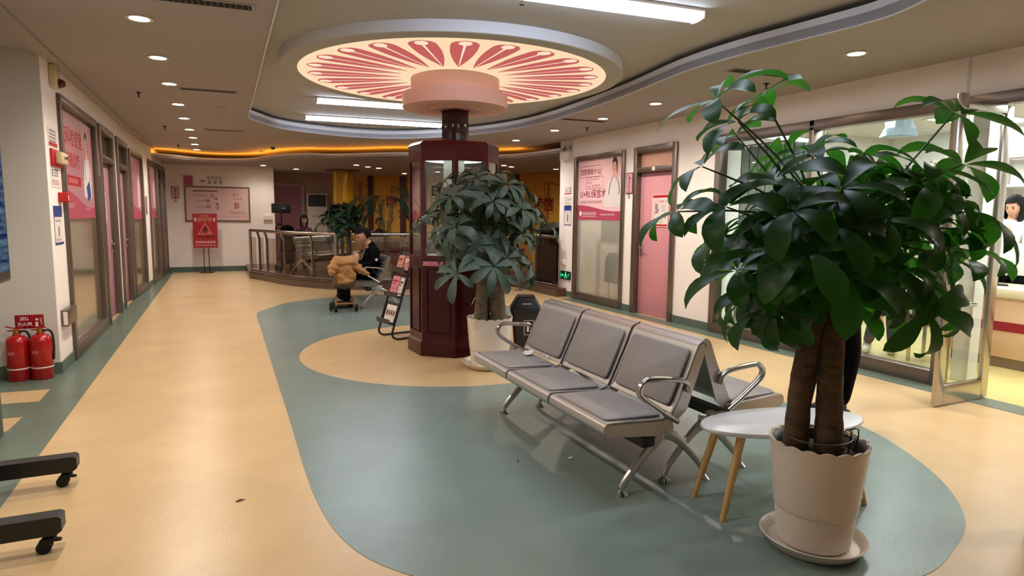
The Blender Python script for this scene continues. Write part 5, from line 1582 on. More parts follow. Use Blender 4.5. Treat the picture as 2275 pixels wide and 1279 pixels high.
# red caution standee
t = thing('caution_standee', 'red caution sign with a warning triangle on a black two-legged stand at the far wall', 'sign', (-0.32, 17.0, 0.0))
b = MB().lathe([(0, 0), (0.17, 0), (0.17, 0.012), (0.03, 0.022), (0, 0.022)], n=32); b.build('stand_base', M_BLACK, t)
b = MB()
for s in (-0.055, 0.055): b.cyl((s, 0, 0.01), (s, 0, 0.80), 0.009, n=10)
b.build('stand_leg', M_BLACK, t)
p = MB().box2((-0.265, -0.012, 0.60), (0.265, 0.004, 1.42)).build('sign_panel', mat('crimson panel', '#a0101e', 0.45), t)
FL = Matrix(((1, 0, 0, 0), (0, 0, -1, -0.0128), (0, 1, 0, 1.01), (0, 0, 0, 1)))
b = MB()
text_into(b, '温馨提醒', 0.0, 0.265, 0.075, 0.0); outline(b, -0.165, 0.215, 0.165, 0.315, 0.005, 0)
outl = [(0, 0.20), (0.16, -0.09), (-0.16, -0.09)]
inn = [(0, 0.165), (0.13, -0.073), (-0.13, -0.073)]
for i in range(3): flatpoly(b, [outl[i], outl[(i + 1) % 3], inn[(i + 1) % 3], inn[i]], 0)
rect(b, -0.10, -0.05, -0.02, -0.04, 0); flatpoly(b, [(0.03, -0.055), (0.11, -0.055), (0.06, -0.01), (0.03, -0.02)], 0)
b.build('yellow_print', mat('dull gold print', '#c98a6a', 0.5), p, M=FL, smooth=False)
b = MB()
disc2d(b, 0.0, 0.08, 0.022, 0.022, 0); flatpoly(b, [(-0.03, 0.055), (0.03, 0.06), (0.035, 0.0), (0.05, -0.05), (0.03, -0.05), (0.0, -0.01), (-0.02, -0.05), (-0.04, -0.045), (-0.02, 0.0)], 0)
text_into(b, '小心地滑', 0.0, -0.145, 0.10, 0.0)
b.build('dark_print', mat('dark red print', '#3c0810', 0.5), p, M=FL, smooth=False)
b = MB()
for s in (-1, 1):
    for k in range(2): disc2d(b, s * (0.205 + 0.0), 0.285 - 0.03 * k, 0.02, 0.028, 0.0, 14)
glyphs(b, -0.22, -0.30, 7, 0.056, 0.0, rnd, gap=1.12); glyphs(b, -0.235, -0.36, 17, 0.024, 0.0, rnd, gap=1.15); glyphs(b, -0.10, 0.345, 8, 0.02, 0.0, rnd)
b.build('white_print', M_WINK, p, M=FL, smooth=False)

# railing along the raised floor: bent stainless posts, handrail, glass panels
def rail(name, label, pts, posts, glass_on=True, ends=True):
    t = thing(name, label, 'railing', (0, 0, 0.0))
    P = [Vector((p[0], p[1], 0)) for p in pts]
    z0, zt = 0.162, 1.065
    b = MB().tube([(p.x, p.y, zt) for p in P], 0.032, n=12); b.build('handrail', M_STEEL, t)
    b = MB().tube([(p.x, p.y, 0.185) for p in P], 0.018, n=8); b.build('bottom_rail', M_FRAME, t)
    # arc length table
    cum = [0.0]
    for a, c in zip(P[:-1], P[1:]): cum.append(cum[-1] + (c - a).length)
    def at(s):
        s = max(0, min(cum[-1], s))
        for i in range(len(P) - 1):
            if s <= cum[i + 1] + 1e-9:
                f = (s - cum[i]) / max(1e-9, cum[i + 1] - cum[i])
                return P[i].lerp(P[i + 1], f), (P[i + 1] - P[i]).normalized()
    for s in posts:
        p, d = at(s * cum[-1])
        nn = Vector((d.y, -d.x, 0))
        b = MB()
        if s in (0, 1) and ends:
            b.cyl((p.x, p.y, z0 - (0.16 if s == 0 else 0)), (p.x, p.y, zt), 0.03, n=14)
        else:
            prof = [(0.0, z0), (0.0, 0.86), (0.015, 0.95), (0.05, 1.04)]
            b.tube([(p.x - nn.x * q + nn.x * 0.05, p.y - nn.y * q + nn.y * 0.05, z) if False else (p.x + nn.x * (-0.05 + q), p.y + nn.y * (-0.05 + q), z) for q, z in prof], 0.028, n=8, flat=0.45, up=(nn.x, nn.y, 0))
        b.build('post', M_STEEL, t)
    if glass_on:
        ss = [s * cum[-1] for s in posts]
        for a, c in zip(ss[:-1], ss[1:]):
            if c - a < 0.25: continue
            k = 5
            b = MB()
            pr = [at(a + 0.06 + (c - a - 0.12) * i / k)[0] for i in range(k + 1)]
            for u, v in zip(pr[:-1], pr[1:]):
                b.quad((u.x, u.y, 0.24), (v.x, v.y, 0.24), (v.x, v.y, 0.92), (u.x, u.y, 0.92))
            b.build('glass_panel', M_GLASSR, t)
    return t
PR = [(p[0] + 0.035, p[1] + 0.05) for p in PLAT]
nA = [i for i, p in enumerate(PR) if p[0] < 2.02]
rail('glass_railing', 'curved stainless railing with glass panels on the left part of the lobby step', PR[:len(nA)], [0, 0.10, 0.22, 0.50, 0.80, 1.0])
nB = PR[len(nA) + 1:]
rail('glass_railing', 'stainless railing behind the seated man and the leafy plant, along the lobby step', nB, [0, 0.3, 0.62, 1.0], ends=False)
rail('glass_railing', 'short stainless railing beside the right wall pier at the lobby step', [(5.46, 11.72), (5.50, 10.9), (5.53, 10.05)], [0, 0.45, 1.0], ends=False)
t = thing('metal_pole', 'thin pale metal pole standing on the floor at the lobby step', 'pole', (5.25, 11.1, 0.0))
MB().lathe([(0, 0), (0.09, 0), (0.09, 0.008), (0.02, 0.014), (0.016, 0.03), (0.016, 0.92), (0.022, 0.925), (0.022, 0.96), (0, 0.965)], n=20).build('pole', M_STEEL, t)

# gold column through the soffit
t = thing('gold_column', 'round gold column standing in the lobby', 'column', (3.03, 17.4, 0.0))
MB().lathe([(0.27, 0.15), (0.27, 2.60)], n=48).build('column_shaft', mat('gold column paint', '#b08418', 0.3, metal=0.35), t)
MB().lathe([(0.27, 2.57), (0.44, 2.575), (0.46, 2.60), (0.27, 2.60)], n=48).build('column_collar', mat('dark collar', '#5a3c1c', 0.6), t)

# floor-standing air conditioner
t = thing('air_conditioner', 'tall white floor air conditioner with a dark louvre beside the far pink door', 'air conditioner', (2.60, 19.42, 0.15))
MB().box2((-0.28, -0.18, 0), (0.28, 0.18, 1.88), bev=0.02).build('housing', mat('dim white housing', '#c8beb4', 0.4), t)
b = MB().box2((-0.25, -0.186, 1.50), (0.25, -0.178, 1.84)); b.build('louvre_opening', M_BLACK, t)
b = MB()
for k in range(7): b.box((0, -0.19, 1.53 + 0.047 * k), (0.49, 0.012, 0.008))
b.build('louvre_slats', mat('grey slat', '#4c4642', 0.5), t)
b = MB().box((0.0, -0.183, 1.22), (0.30, 0.006, 0.025)).box((0.05, -0.183, 1.0), (0.20, 0.006, 0.02)); b.build('control_strip', M_GREYINK, t)

# red pilasters and lettering on the yellow wall
def on_wall(i, f, off=0.0):
    a, c = Vector((YW[i][0], YW[i][1], 0)), Vector((YW[i + 1][0], YW[i + 1][1], 0))
    d = (c - a).normalized()
    nn = Vector((d.y, -d.x, 0))
    if nn.y > 0: nn = -nn
    p = a.lerp(c, f) + nn * off
    return p, d, nn
def wall_mat(i, f, z, off):
    p, d, nn = on_wall(i, f, off)
    return Matrix(((d.x, 0, nn.x, p.x), (d.y, 0, nn.y, p.y), (0, 1, 0, z), (0, 0, 0, 1)))
M_PIL = mat('dark red pilaster', '#4a0c10', 0.4)
def pilaster(i, f, w, label):
    o = tag(MB().box((0, 0, 0.0), (w, 2.45, 0.06)).build('wall_pilaster', M_PIL, smooth=False), label, 'pilaster', 'dark red pilasters on the yellow wall')
    o.matrix_world = wall_mat(i, f, 1.375, 0.03)
pilaster(0, 0.335, 0.16, 'dark red upright strip on the yellow wall just right of the gold column')
pilaster(0, 0.955, 0.18, 'dark red upright strip on the yellow wall just left of the kiosk')
pilaster(2, 0.72, 0.18, 'dark red upright strip on the yellow wall peeping over the leafy plant')
pilaster(4, 0.10, 0.16, 'dark red upright strip at the right end of the yellow wall by the white pier')
def wall_text(i, f, z, build, label):
    b = MB(); build(b)
    o = tag(b.build('wall_lettering', mat('deep red letters', '#8c1418', 0.5), smooth=False), label, 'lettering', 'red lettering on the yellow wall')
    o.matrix_world = wall_mat(i, f, z, 0.012)
def t1(b):
    glyphs(b, -0.06, 0.42, 4, 0.13, 0.0, rnd, True); text_into(b, '心', 0.03, -0.25, 0.30, 0.0, bold=0.03)
    for k in range(2): disc2d(b, 0.14 + 0.1 * k, 0.48 - 0.03 * k, 0.03, 0.02, 0, 8)
wall_text(0, 0.13, 1.85, t1, 'red upright lettering with a large heart character right of the gold column')
def t2(b):
    glyphs(b, 0.02, 0.40, 3, 0.10, 0.0, rnd, True); text_into(b, '团', 0.06, 0.0, 0.36, 0.0, bold=0.03); glyphs(b, 0.0, -0.35, 3, 0.11, 0.0, rnd, True)
    for k in range(3): disc2d(b, 0.17 + 0.08 * k, 0.45, 0.03, 0.02, 0, 8)
wall_text(0, 0.70, 1.80, t2, 'red lettering with a large boxed character behind the palm fronds')
def t3(b):
    rect(b, -0.12, 0.12, -0.105, 0.62, 0); glyphs(b, -0.03, 0.46, 4, 0.12, 0.0, rnd, True); text_into(b, '诚', -0.34, -0.02, 0.36, 0.0, bold=0.03); text_into(b, '信', 0.04, -0.06, 0.40, 0.0, bold=0.03)
    glyphs(b, -0.05, -0.34, 3, 0.12, 0.0, rnd, True); glyphs(b, -0.24, -0.36, 5, 0.08, 0.0, rnd, True, 1.3)
    for k in range(3): disc2d(b, 0.18 + 0.11 * k, 0.52 - 0.02 * k, 0.035, 0.022, 0, 8)
wall_text(3, 0.45, 1.80, t3, 'large red sincerity characters on the yellow wall beside the white pier')

# reception counter, lectern, screen stand
t = thing('reception_counter', 'long pale pink reception counter behind the railing and the plants', 'counter', (4.95, 13.4, 0.15), R(-8))
MB().box2((-2.2, -0.25, 0), (1.3, 0.25, 0.50), bev=0.01).build('counter_front', mat('salmon counter laminate', '#a8685a', 0.45), t)
MB().box2((-2.25, -0.30, 0.50), (1.35, 0.32, 0.56), bev=0.01).build('counter_top', M_MAROON, t)
MB().box2((-2.2, 0.1, 0.56), (1.3, 0.18, 0.80), bev=0.01).build('counter_back', mat('cream counter back', '#c9b4a0', 0.5), t)
t = thing('lectern', 'dark wooden lectern with a slanted black top by the right wall pier', 'lectern', (6.05, 11.3, 0.15), R(12))
M_DWOOD = mat('dark brown wood', '#2c1a10', 0.35, var=0.3, vscale=6, stretch=(1, 1, 0.2))
MB().prism([(-0.26, 0), (0.26, 0), (0.22, 0.88), (-0.22, 0.88)], -0.2, 0.2, 'Y').build('lectern_body', M_DWOOD, t)
MB().box2((-0.30, -0.24, 0), (0.30, 0.24, 0.08), bev=0.01).build('lectern_foot', M_DWOOD, t)
MB().prism([(-0.28, 0.98), (0.28, 1.13), (0.28, 1.17), (-0.28, 1.02)], -0.3, 0.3, 'Y').build('lectern_top', M_BLACK, t)
MB().prism([(-0.15, 0.88), (0.15, 0.88), (0.2, 1.1), (-0.2, 1.0)], -0.12, 0.12, 'Y').build('lectern_neck', M_BLACK, t)
t = thing('screen_stand', 'black monitor on a thin pole stand behind the lobby railing', 'monitor', (1.30, 15.6, 0.15))
MB().box((0, 0, 1.41), (0.42, 0.05, 0.22), bev=0.01).build('monitor', M_BLACK, t)
MB().box((0.05, -0.027, 1.41), (0.07, 0.004, 0.012)).build('white_mark', M_WINK, t)
MB().cyl((0, 0.0, 0.02), (0, 0.0, 1.32), 0.018, n=10).build('pole', M_BLACK, t)
MB().lathe([(0, 0), (0.19, 0), (0.19, 0.015), (0.03, 0.03), (0, 0.03)], n=28).build('stand_base', M_BLACK, t)
t = thing('folded_pushchair', 'folded dark pushchair with a round black hood behind the lobby railing', 'pushchair', (1.32, 15.05, 0.15), R(15))
b = MB().sph((0.05, 0, 0.94), 0.14, (1.1, 0.8, 0.72), 18); b.build('hood', M_JACKET, t)
b = MB().tube([(-0.13 + 0.075 * math.cos(2 * PI * i / 20), -0.02, 0.97 + 0.09 * math.sin(2 * PI * i / 20)) for i in range(20)], 0.02, n=8, closed=True); b.build('hoop_handle', M_BLACK, t)
b = MB().box((0.05, 0, 0.62), (0.34, 0.22, 0.36), bev=0.06).box((0.03, 0, 0.30), (0.28, 0.24, 0.26), bev=0.05); b.build('fabric_body', mat('dark brown cloth', '#2e2420', 0.8), t)
b = MB()
for s in (-0.14, 0.14): b.tube([(s + 0.02, -0.1, 0.86), (s * 1.1, 0.0, 0.4), (s * 1.2, 0.12, 0.07)], 0.012, n=8)
b.build('pushchair_frame', M_STEEL, t)
for s in (-0.17, 0.17):
    for yy in (-0.12, 0.12):
        MB().cyl((s - 0.015, yy, 0.075), (s + 0.015, yy, 0.075), 0.075, n=20).build('wheel', M_RUB, t)
# ================================================================ PEOPLE
def skin_mesh(nodes, edges, root, sub=2):
    """grow a smooth surface over a jointed skeleton; nodes {name: (pos, r)} -> mesh"""
    names = list(nodes)
    me = bpy.data.meshes.new('sk')
    me.from_pydata([tuple(nodes[n][0]) for n in names], [(names.index(a), names.index(c)) for a, c in edges], [])
    o = bpy.data.objects.new('sk', me)
    COL.objects.link(o)
    md = o.modifiers.new('s', 'SKIN')
    md.use_smooth_shade = True
    md.branch_smoothing = 0.6
    for i, n in enumerate(names):
        r = nodes[n][1]
        sv = me.skin_vertices[0].data[i]
        sv.radius = (r, r) if not isinstance(r, tuple) else r
        sv.use_root = (n == root)
    s2 = o.modifiers.new('u', 'SUBSURF'); s2.levels = sub; s2.render_levels = sub
    dg = bpy.context.evaluated_depsgraph_get()
    out = bpy.data.meshes.new_from_object(o.evaluated_get(dg))
    bpy.data.objects.remove(o); bpy.data.meshes.remove(me)
    return out
def head_shape(b, M, k=1.0, hair=None):
    """a head with brow, nose, chin and ears; it faces local -Y"""
    tmp = MB().sph((0, 0, 0), 1.0, n=28)
    for v in tmp.b.verts:
        x, y, z = v.co
        X, Y, Z = x * 0.074, y * 0.094, z * 0.116
        if z < 0.1:                       # jaw narrows to the chin
            f = min(1, (0.1 - z) / 1.1)
            X *= 1 - 0.38 * f
            Y = Y * (1 - 0.30 * f) - 0.012 * f
        if y < -0.5 and abs(x) < 0.55:
            Y += 0.010 * math.exp(-((z - 0.05) / 0.14) ** 2) * math.exp(-((abs(x) - 0.36) / 0.17) ** 2)   # eye sockets
            Y -= 0.020 * math.exp(-((z + 0.20) / 0.13) ** 2) * math.exp(-(x / 0.16) ** 2)                 # nose
            Y -= 0.006 * math.exp(-((z + 0.52) / 0.09) ** 2) * math.exp(-(x / 0.25) ** 2)                 # lips
            Y -= 0.008 * math.exp(-((z + 0.85) / 0.13) ** 2) * math.exp(-(x / 0.30) ** 2)                 # chin
        v.co = (X * k, Y * k, Z * k)
    for s in (-1, 1):
        tmp.sph((s * 0.074 * k, 0.008 * k, -0.008 * k), 0.026 * k, (0.35, 0.75, 1.15), 10)
    tmp.b.transform(M)
    me = bpy.data.meshes.new('h'); tmp.b.to_mesh(me); tmp.b.free()
    b.b.from_mesh(me); bpy.data.meshes.remove(me)
def hand_shape(b, wrist, d, nrm, k=1.0, curl=0.5, side=1):
    """palm, four unequal curled fingers and a thumb from the side of the palm"""
    d = Vector(d).normalized(); n = Vector(nrm); n = (n - d * n.dot(d)).normalized(); s = d.cross(n) * side
    w = Vector(wrist)
    b.tube([w - d * 0.015 * k, w + d * 0.03 * k, w + d * 0.07 * k, w + d * 0.092 * k], [0.024 * k, 0.034 * k, 0.038 * k, 0.034 * k], n=10, flat=1.0 if False else 0.48, up=tuple(s))
    for i, (o_, L) in enumerate(((-0.028, 0.068), (-0.009, 0.078), (0.010, 0.073), (0.028, 0.056))):
        p = w + d * 0.082 * k + s * o_ * k
        pts = [p]
        a = 0.15
        for j in range(3):
            a += curl * (0.55 + 0.15 * j)
            p = p + (d * math.cos(a) + n * math.sin(a)) * L * k * (0.42, 0.33, 0.25)[j]
            pts.append(p)
        b.tube(pts, [0.0095 * k, 0.009 * k, 0.0082 * k, 0.006 * k], n=8)
    p = w + d * 0.028 * k - s * 0.03 * k
    b.tube([p, p + (d * 0.5 - s * 0.7 + n * 0.3).normalized() * 0.034 * k, p + (d * 0.5 - s * 0.7 + n * 0.3).normalized() * 0.034 * k + (d * 0.9 - s * 0.2 + n * 0.4).normalized() * 0.034 * k], [0.012 * k, 0.010 * k, 0.007 * k], n=8)
def look(pos, yaw, pitch):
    """head matrix: yaw 0 faces -Y; pitch > 0 looks down"""
    return Matrix.Translation(pos) @ Matrix.Rotation(yaw, 4, 'Z') @ Matrix.Rotation(pitch, 4, 'X')
def hair_mesh(M, k, long=0.0, seed=1):
    rr = random.Random(seed)
    b = MB().sph((0, 0, 0), 1.0, n=28)
    dele = []
    for v in b.b.verts:
        x, y, z = v.co
        keep = z > 0.46 or (y > -0.12 and z > -0.5) or (long > 0 and y > -0.62 and abs(x) > 0.42)
        if not keep: dele.append(v)
        g = (1.10 if long == 0 else 1.18) + 0.03 * math.sin(x * 17 + y * 11) + rr.uniform(-0.01, 0.02)
        zz = z * 0.116 * g + 0.004
        if long > 0 and z < 0.0: zz -= long * (-z + 0.1)
        v.co = (x * 0.076 * g, y * 0.096 * g + 0.004, zz)
    bmesh.ops.delete(b.b, geom=dele, context='VERTS')
    for v in b.b.verts: v.co *= k
    r = bmesh.ops.solidify(b.b, geom=b.b.faces[:], thickness=-0.008 * k)
    b.b.transform(M)
    return b
def person(name, label, J, yaw, pitch, top, legs, hair_long=0.0, k=1.0, group=None, hands=True, shoe=M_BLACK, collar=None, mask=None, curl=0.6):
    """J: joints pelvis chest neck head shL shR elL elR wrL wrR hipL hipR knL knR anL anR (world)"""
    t = thing(name, label, 'person', (0, 0, 0), 0, group)
    V = {n: Vector(p) for n, p in J.items()}
    N = {}
    N['pelvis'] = (V['pelvis'], (0.125 * k, 0.095 * k))
    N['waist'] = (V['pelvis'].lerp(V['chest'], 0.5), (0.115 * k, 0.085 * k))
    N['chest'] = (V['chest'], (0.135 * k, 0.095 * k))
    N['neck'] = (V['neck'], 0.052 * k)
    N['skull'] = (V['head'] - (V['head'] - V['neck']) * 0.35, 0.050 * k)
    E = [('pelvis', 'waist'), ('waist', 'chest'), ('chest', 'neck'), ('neck', 'skull')]
    for s in 'LR':
        N['sh' + s] = (V['sh' + s], 0.060 * k); N['el' + s] = (V['el' + s], 0.041 * k); N['wr' + s] = (V['wr' + s], 0.026 * k)
        N['hip' + s] = (V['hip' + s], 0.082 * k); N['kn' + s] = (V['kn' + s], 0.055 * k); N['an' + s] = (V['an' + s], 0.036 * k)
        E += [('chest', 'sh' + s), ('sh' + s, 'el' + s), ('el' + s, 'wr' + s), ('pelvis', 'hip' + s), ('hip' + s, 'kn' + s), ('kn' + s, 'an' + s)]
    b = MB()
    me = skin_mesh(N, E, 'pelvis'); b.b.from_mesh(me); bpy.data.meshes.remove(me)
    HM = look(V['head'], yaw, pitch)
    head_shape(b, HM, k)
    if hands:
        for s, sg in (('L', 1), ('R', -1)):
            d = (V['wr' + s] - V['el' + s]).normalized()
            side = (V['shR'] - V['shL']) * (1 if s == 'L' else -1)
            hand_shape(b, V['wr' + s] + d * 0.01, d, side + Vector((0, 0, -0.3)), k, curl, sg)
    b.build('body', M_SKIN, t, ang=80)
    # face details
    e = MB()
    for s in (-1, 1): e.sph((s * 0.027 * k, -0.079 * k, 0.006 * k), 0.010 * k, (1, 0.6, 0.6), 10)
    for s in (-1, 1): e.box((s * 0.029 * k, -0.085 * k, 0.028 * k), (0.030 * k, 0.008 * k, 0.006 * k), rz=s * 0.15)
    e.build('eyes_and_brows', M_HAIR, t, M=HM)
    MB().sph((0, -0.081 * k, -0.062 * k), 0.018 * k, (1, 0.4, 0.3), 10).build('mouth', mat('lips', '#9a5a50', 0.5), t, M=HM)
    hair_mesh(HM, k, hair_long).build('hair', M_HAIR, t, ang=60)
    # jacket: torso and sleeves
    def grow(keys, edges, root, extra, nm, m):
        G = {n: (N[n][0], tuple(q + extra for q in N[n][1]) if isinstance(N[n][1], tuple) else N[n][1] + extra) for n in keys}
        bb = MB(); mm = skin_mesh(G, edges, root); bb.b.from_mesh(mm); bpy.data.meshes.remove(mm)
        return bb, nm, m
    N['col'] = (V['neck'].lerp(V['head'], 0.12), 0.056 * k)
    keys = ['pelvis', 'waist', 'chest', 'neck', 'col', 'shL', 'shR', 'elL', 'elR', 'wrL', 'wrR']
    ed = [('pelvis', 'waist'), ('waist', 'chest'), ('chest', 'neck'), ('neck', 'col')] + [x for s in 'LR' for x in (('chest', 'sh' + s), ('sh' + s, 'el' + s), ('el' + s, 'wr' + s))]
    bb, nm, m = grow(keys, ed, 'pelvis', 0.020 * k, 'jacket', top)
    bb.build('jacket', top, t, ang=80)
    keys = ['pelvis', 'hipL', 'hipR', 'knL', 'knR', 'anL', 'anR']
    ed = [x for s in 'LR' for x in (('pelvis', 'hip' + s), ('hip' + s, 'kn' + s), ('kn' + s, 'an' + s))]
    bb, nm, m = grow(keys, ed, 'pelvis', 0.018 * k, 'trousers', legs)
    bb.build('trousers', legs, t, ang=80)
    for s in 'LR':
        f = Vector((math.sin(yaw), -math.cos(yaw), 0))
        a = V['an' + s]
        b = MB()
        P = [a - f * 0.06 * k, a + f * 0.0, a + f * 0.09 * k, a + f * 0.17 * k, a + f * 0.20 * k]
        zf = a.z - 0.045 * k
        b.tube([(p.x, p.y, zf) for p in P], [0.034 * k, 0.044 * k, 0.045 * k, 0.038 * k, 0.018 * k], n=14, flat=0.95)
        for v in b.b.verts:
            if v.co.z < zf - 0.028 * k: v.co.z = zf - 0.028 * k
        b.tube([(a.x, a.y, zf), (a.x, a.y, a.z + 0.04 * k)], [0.045 * k, 0.040 * k], n=14)
        b.build('shoe', shoe, t)
    return t

def lumps(name, m, ells, vox, seed, folds, amp, parent=None):
    """one soft cloth mass out of overlapping ellipsoids, creased by folds"""
    b = MB()
    for c, s in ells: b.sph(c, 1.0, s, 20)
    me = bpy.data.meshes.new('l'); b.b.to_mesh(me); b.b.free()
    o = bpy.data.objects.new('l', me); COL.objects.link(o)
    r = o.modifiers.new('r', 'REMESH'); r.mode = 'VOXEL'; r.voxel_size = vox
    s = o.modifiers.new('s', 'SMOOTH'); s.iterations = 6; s.factor = 0.6
    dg = bpy.context.evaluated_depsgraph_get()
    out = bpy.data.meshes.new_from_object(o.evaluated_get(dg))
    bpy.data.objects.remove(o); bpy.data.meshes.remove(me)
    b = MB(); b.b.from_mesh(out); bpy.data.meshes.remove(out)
    b.b.normal_update()
    mv = []
    for v in b.b.verts:
        p = v.co
        h = 0
        for (ax, ay, az, fr, ph) in folds:
            q = p.x * ax + p.y * ay + p.z * az
            wob = math.sin(p.x * 13 + ph) * 0.03 + math.sin(p.z * 17 + ph * 2) * 0.02
            h += (1 - abs(math.sin((q + wob) * fr + ph))) ** 2
        mv.append((v, v.normal * (h * amp)))
    for v, d in mv: v.co += d
    return b.build(name, m, parent, ang=80)

# ---- the man on the far bench, head bent over the infant on his lap; he faces -x
Y0 = 10.02
man = person('seated_person', 'person in a black jacket sitting on the far bench, head bent over an infant', dict(
    pelvis=(2.17, Y0, 0.55), chest=(2.20, Y0, 0.82), neck=(2.125, Y0, 0.985), head=(2.03, Y0, 1.105),
    shL=(2.19, Y0 - 0.175, 0.89), shR=(2.19, Y0 + 0.175, 0.89), elL=(2.15, Y0 - 0.24, 0.66), elR=(2.10, Y0 + 0.23, 0.66), wrL=(1.93, Y0 - 0.13, 0.66), wrR=(1.90, Y0 + 0.10, 0.66),
    hipL=(2.08, Y0 - 0.09, 0.53), hipR=(2.08, Y0 + 0.09, 0.53), knL=(1.70, Y0 - 0.12, 0.515), knR=(1.70, Y0 + 0.14, 0.515), anL=(1.74, Y0 - 0.11, 0.085), anR=(1.76, Y0 + 0.15, 0.085)),
    R(-78), R(24), M_JACKET, M_JACKET, curl=0.7, k=1.14)
o = MB().sph((0, 0, 0), 0.022, (1, 0.35, 1), 14).build('sleeve_badge', M_PAPER, man); o.location = (2.175, Y0 - 0.285, 0.75)
# the infant
t = thing('infant_person', 'infant in a grey knitted hat held on the lap of the person in black', 'person', (0, 0, 0))
HM = look(Vector((1.90, Y0 - 0.10, 0.785)), R(20), R(-35))
b = MB()
me = skin_mesh({'p': (Vector((1.76, Y0 - 0.06, 0.655)), 0.06), 'c': (Vector((1.85, Y0 - 0.07, 0.70)), 0.06), 'n': (Vector((1.885, Y0 - 0.09, 0.745)), 0.035), 'a': (Vector((1.86, Y0 - 0.15, 0.73)), 0.026), 'h': (Vector((1.88, Y0 - 0.19, 0.80)), 0.02),
                'l': (Vector((1.66, Y0 - 0.1, 0.64)), 0.04), 'm': (Vector((1.66, Y0 + 0.0, 0.64)), 0.04)},
               [('p', 'c'), ('c', 'n'), ('c', 'a'), ('a', 'h'), ('p', 'l'), ('p', 'm')], 'p')
b.b.from_mesh(me); bpy.data.meshes.remove(me)
head_shape(b, HM, 0.72)
b.build('body', M_SKIN, t, ang=80)
b = MB().sph((0, 0.008, 0.012), 0.072, (0.95, 1.12, 1.0), 20)
bmesh.ops.delete(b.b, geom=[v for v in b.b.verts if v.co.y < -0.03 and v.co.z < 0.03], context='VERTS')
b.build('knitted_hat', mat('grey knit', '#8c8580', 0.9, bump=0.5, bscale=120), t, M=HM)
b = MB().sph((1.83, Y0 - 0.085, 0.70), 0.085, (1.25, 1, 0.85), 18); b.build('romper', mat('black and white cloth', '#d8d4d0', 0.8, col2='#1a1a1c', vscale=14), t)
# pushchair and the tan fleece over it
t = thing('pushchair', 'tan-framed pushchair with black seat in front of the person in black', 'pushchair', (1.66, 9.60, 0.003))
b = MB()
for s in (-0.125, 0.125):
    b.tube([(s * 1.1, -0.10, 0.09), (s, 0.02, 0.17), (s * 0.8, 0.16, 0.22), (s * 1.1, 0.30, 0.09)], 0.013, n=8)
b.tube([(-0.14, -0.10, 0.10), (-0.12, -0.12, 0.125), (0.12, -0.12, 0.125), (0.14, -0.10, 0.10)], 0.016, n=8)
b.build('pushchair_frame', mat('tan plastic frame', '#8a6238', 0.5), t)
MB().box((0.0, 0.08, 0.27), (0.17, 0.24, 0.20), bev=0.03).build('seat_base', M_JACKET, t)
MB().sph((0, 0.05, 0.42), 0.17, (1, 1.05, 0.65), 20).build('seat_shell', mat('olive seat cloth', '#5c4a30', 0.85), t)
for sx in (-0.15, 0.15):
    for yy in (-0.10, 0.30):
        b = MB()
        for d in (-0.012, 0.012): b.cyl((sx + d - 0.007, yy, 0.052), (sx + d + 0.007, yy, 0.052), 0.052, n=18)
        b.build('wheel', M_RUB, t)
for sx in (-0.20,):
    MB().cyl((sx - 0.012, 0.06, 0.066), (sx + 0.012, 0.06, 0.066), 0.062, n=18).build('wheel', M_RUB, t)
M_FLEECE = mat('tan fleece', '#b5834f', 0.95, var=0.12, vscale=30, bump=0.6, bscale=120)
o = lumps('fleece_blanket', M_FLEECE, [((1.62, 9.62, 0.735), (0.15, 0.14, 0.085)), ((1.74, 9.64, 0.73), (0.14, 0.13, 0.085)), ((1.52, 9.58, 0.66), (0.09, 0.10, 0.085)), ((1.475, 9.56, 0.585), (0.05, 0.07, 0.06)),
    ((1.66, 9.56, 0.62), (0.12, 0.10, 0.075)), ((1.84, 9.62, 0.65), (0.09, 0.09, 0.05)), ((1.91, 9.62, 0.60), (0.08, 0.08, 0.04)), ((1.98, 9.62, 0.555), (0.06, 0.07, 0.03)),
    ((1.62, 9.57, 0.52), (0.09, 0.11, 0.075)), ((1.73, 9.58, 0.53), (0.10, 0.12, 0.085)), ((1.66, 9.58, 0.46), (0.13, 0.13, 0.06))],
    0.012, 3, [(0.2, 0.1, 1.0, 34, 0.4), (0.8, 0.0, 0.5, 22, 1.2)], 0.016)
tag(o, 'tan fleece blanket heaped over the pushchair and the lap of the person in black', 'blanket')

# ---- two seated people in the lobby
def seated(name, label, x, y, zs, rz, top, legs, long, group=None, k=1.0, pitch=8):
    c, s = math.cos(rz), math.sin(rz)
    def w(p): return (x + p[0] * c - p[1] * s, y + p[0] * s + p[1] * c, zs + p[2])
    J = dict(pelvis=(0, 0, 0.10), chest=(0, -0.01, 0.40), neck=(0, -0.02, 0.57), head=(0, -0.05, 0.70), shL=(-0.16, 0, 0.48), shR=(0.16, 0, 0.48), elL=(-0.21, -0.06, 0.24), elR=(0.21, -0.06, 0.24),
             wrL=(-0.12, -0.26, 0.20), wrR=(0.12, -0.26, 0.20), hipL=(-0.09, -0.04, 0.09), hipR=(0.09, -0.04, 0.09), knL=(-0.11, -0.42, 0.08), knR=(0.11, -0.42, 0.08), anL=(-0.11, -0.40, -0.34), anR=(0.11, -0.40, -0.34))
    return person(name, label, {n: w(p) for n, p in J.items()}, rz, R(pitch), top, legs, long, k, group)
seated('seated_person', 'person with long dark hair sitting behind the lobby bench, facing the camera', 1.86, 16.25, 0.58, R(5), mat('plum cloth', '#4a2030', 0.8), M_NAVY, 0.11)
st = thing('stool', 'dark stool under the person with long dark hair in the lobby', 'stool', (1.86, 16.27, 0.15))
MB().lathe([(0, 0.36), (0.17, 0.36), (0.18, 0.38), (0.17, 0.41), (0, 0.415)], n=28).build('seat', M_BLACK, st)
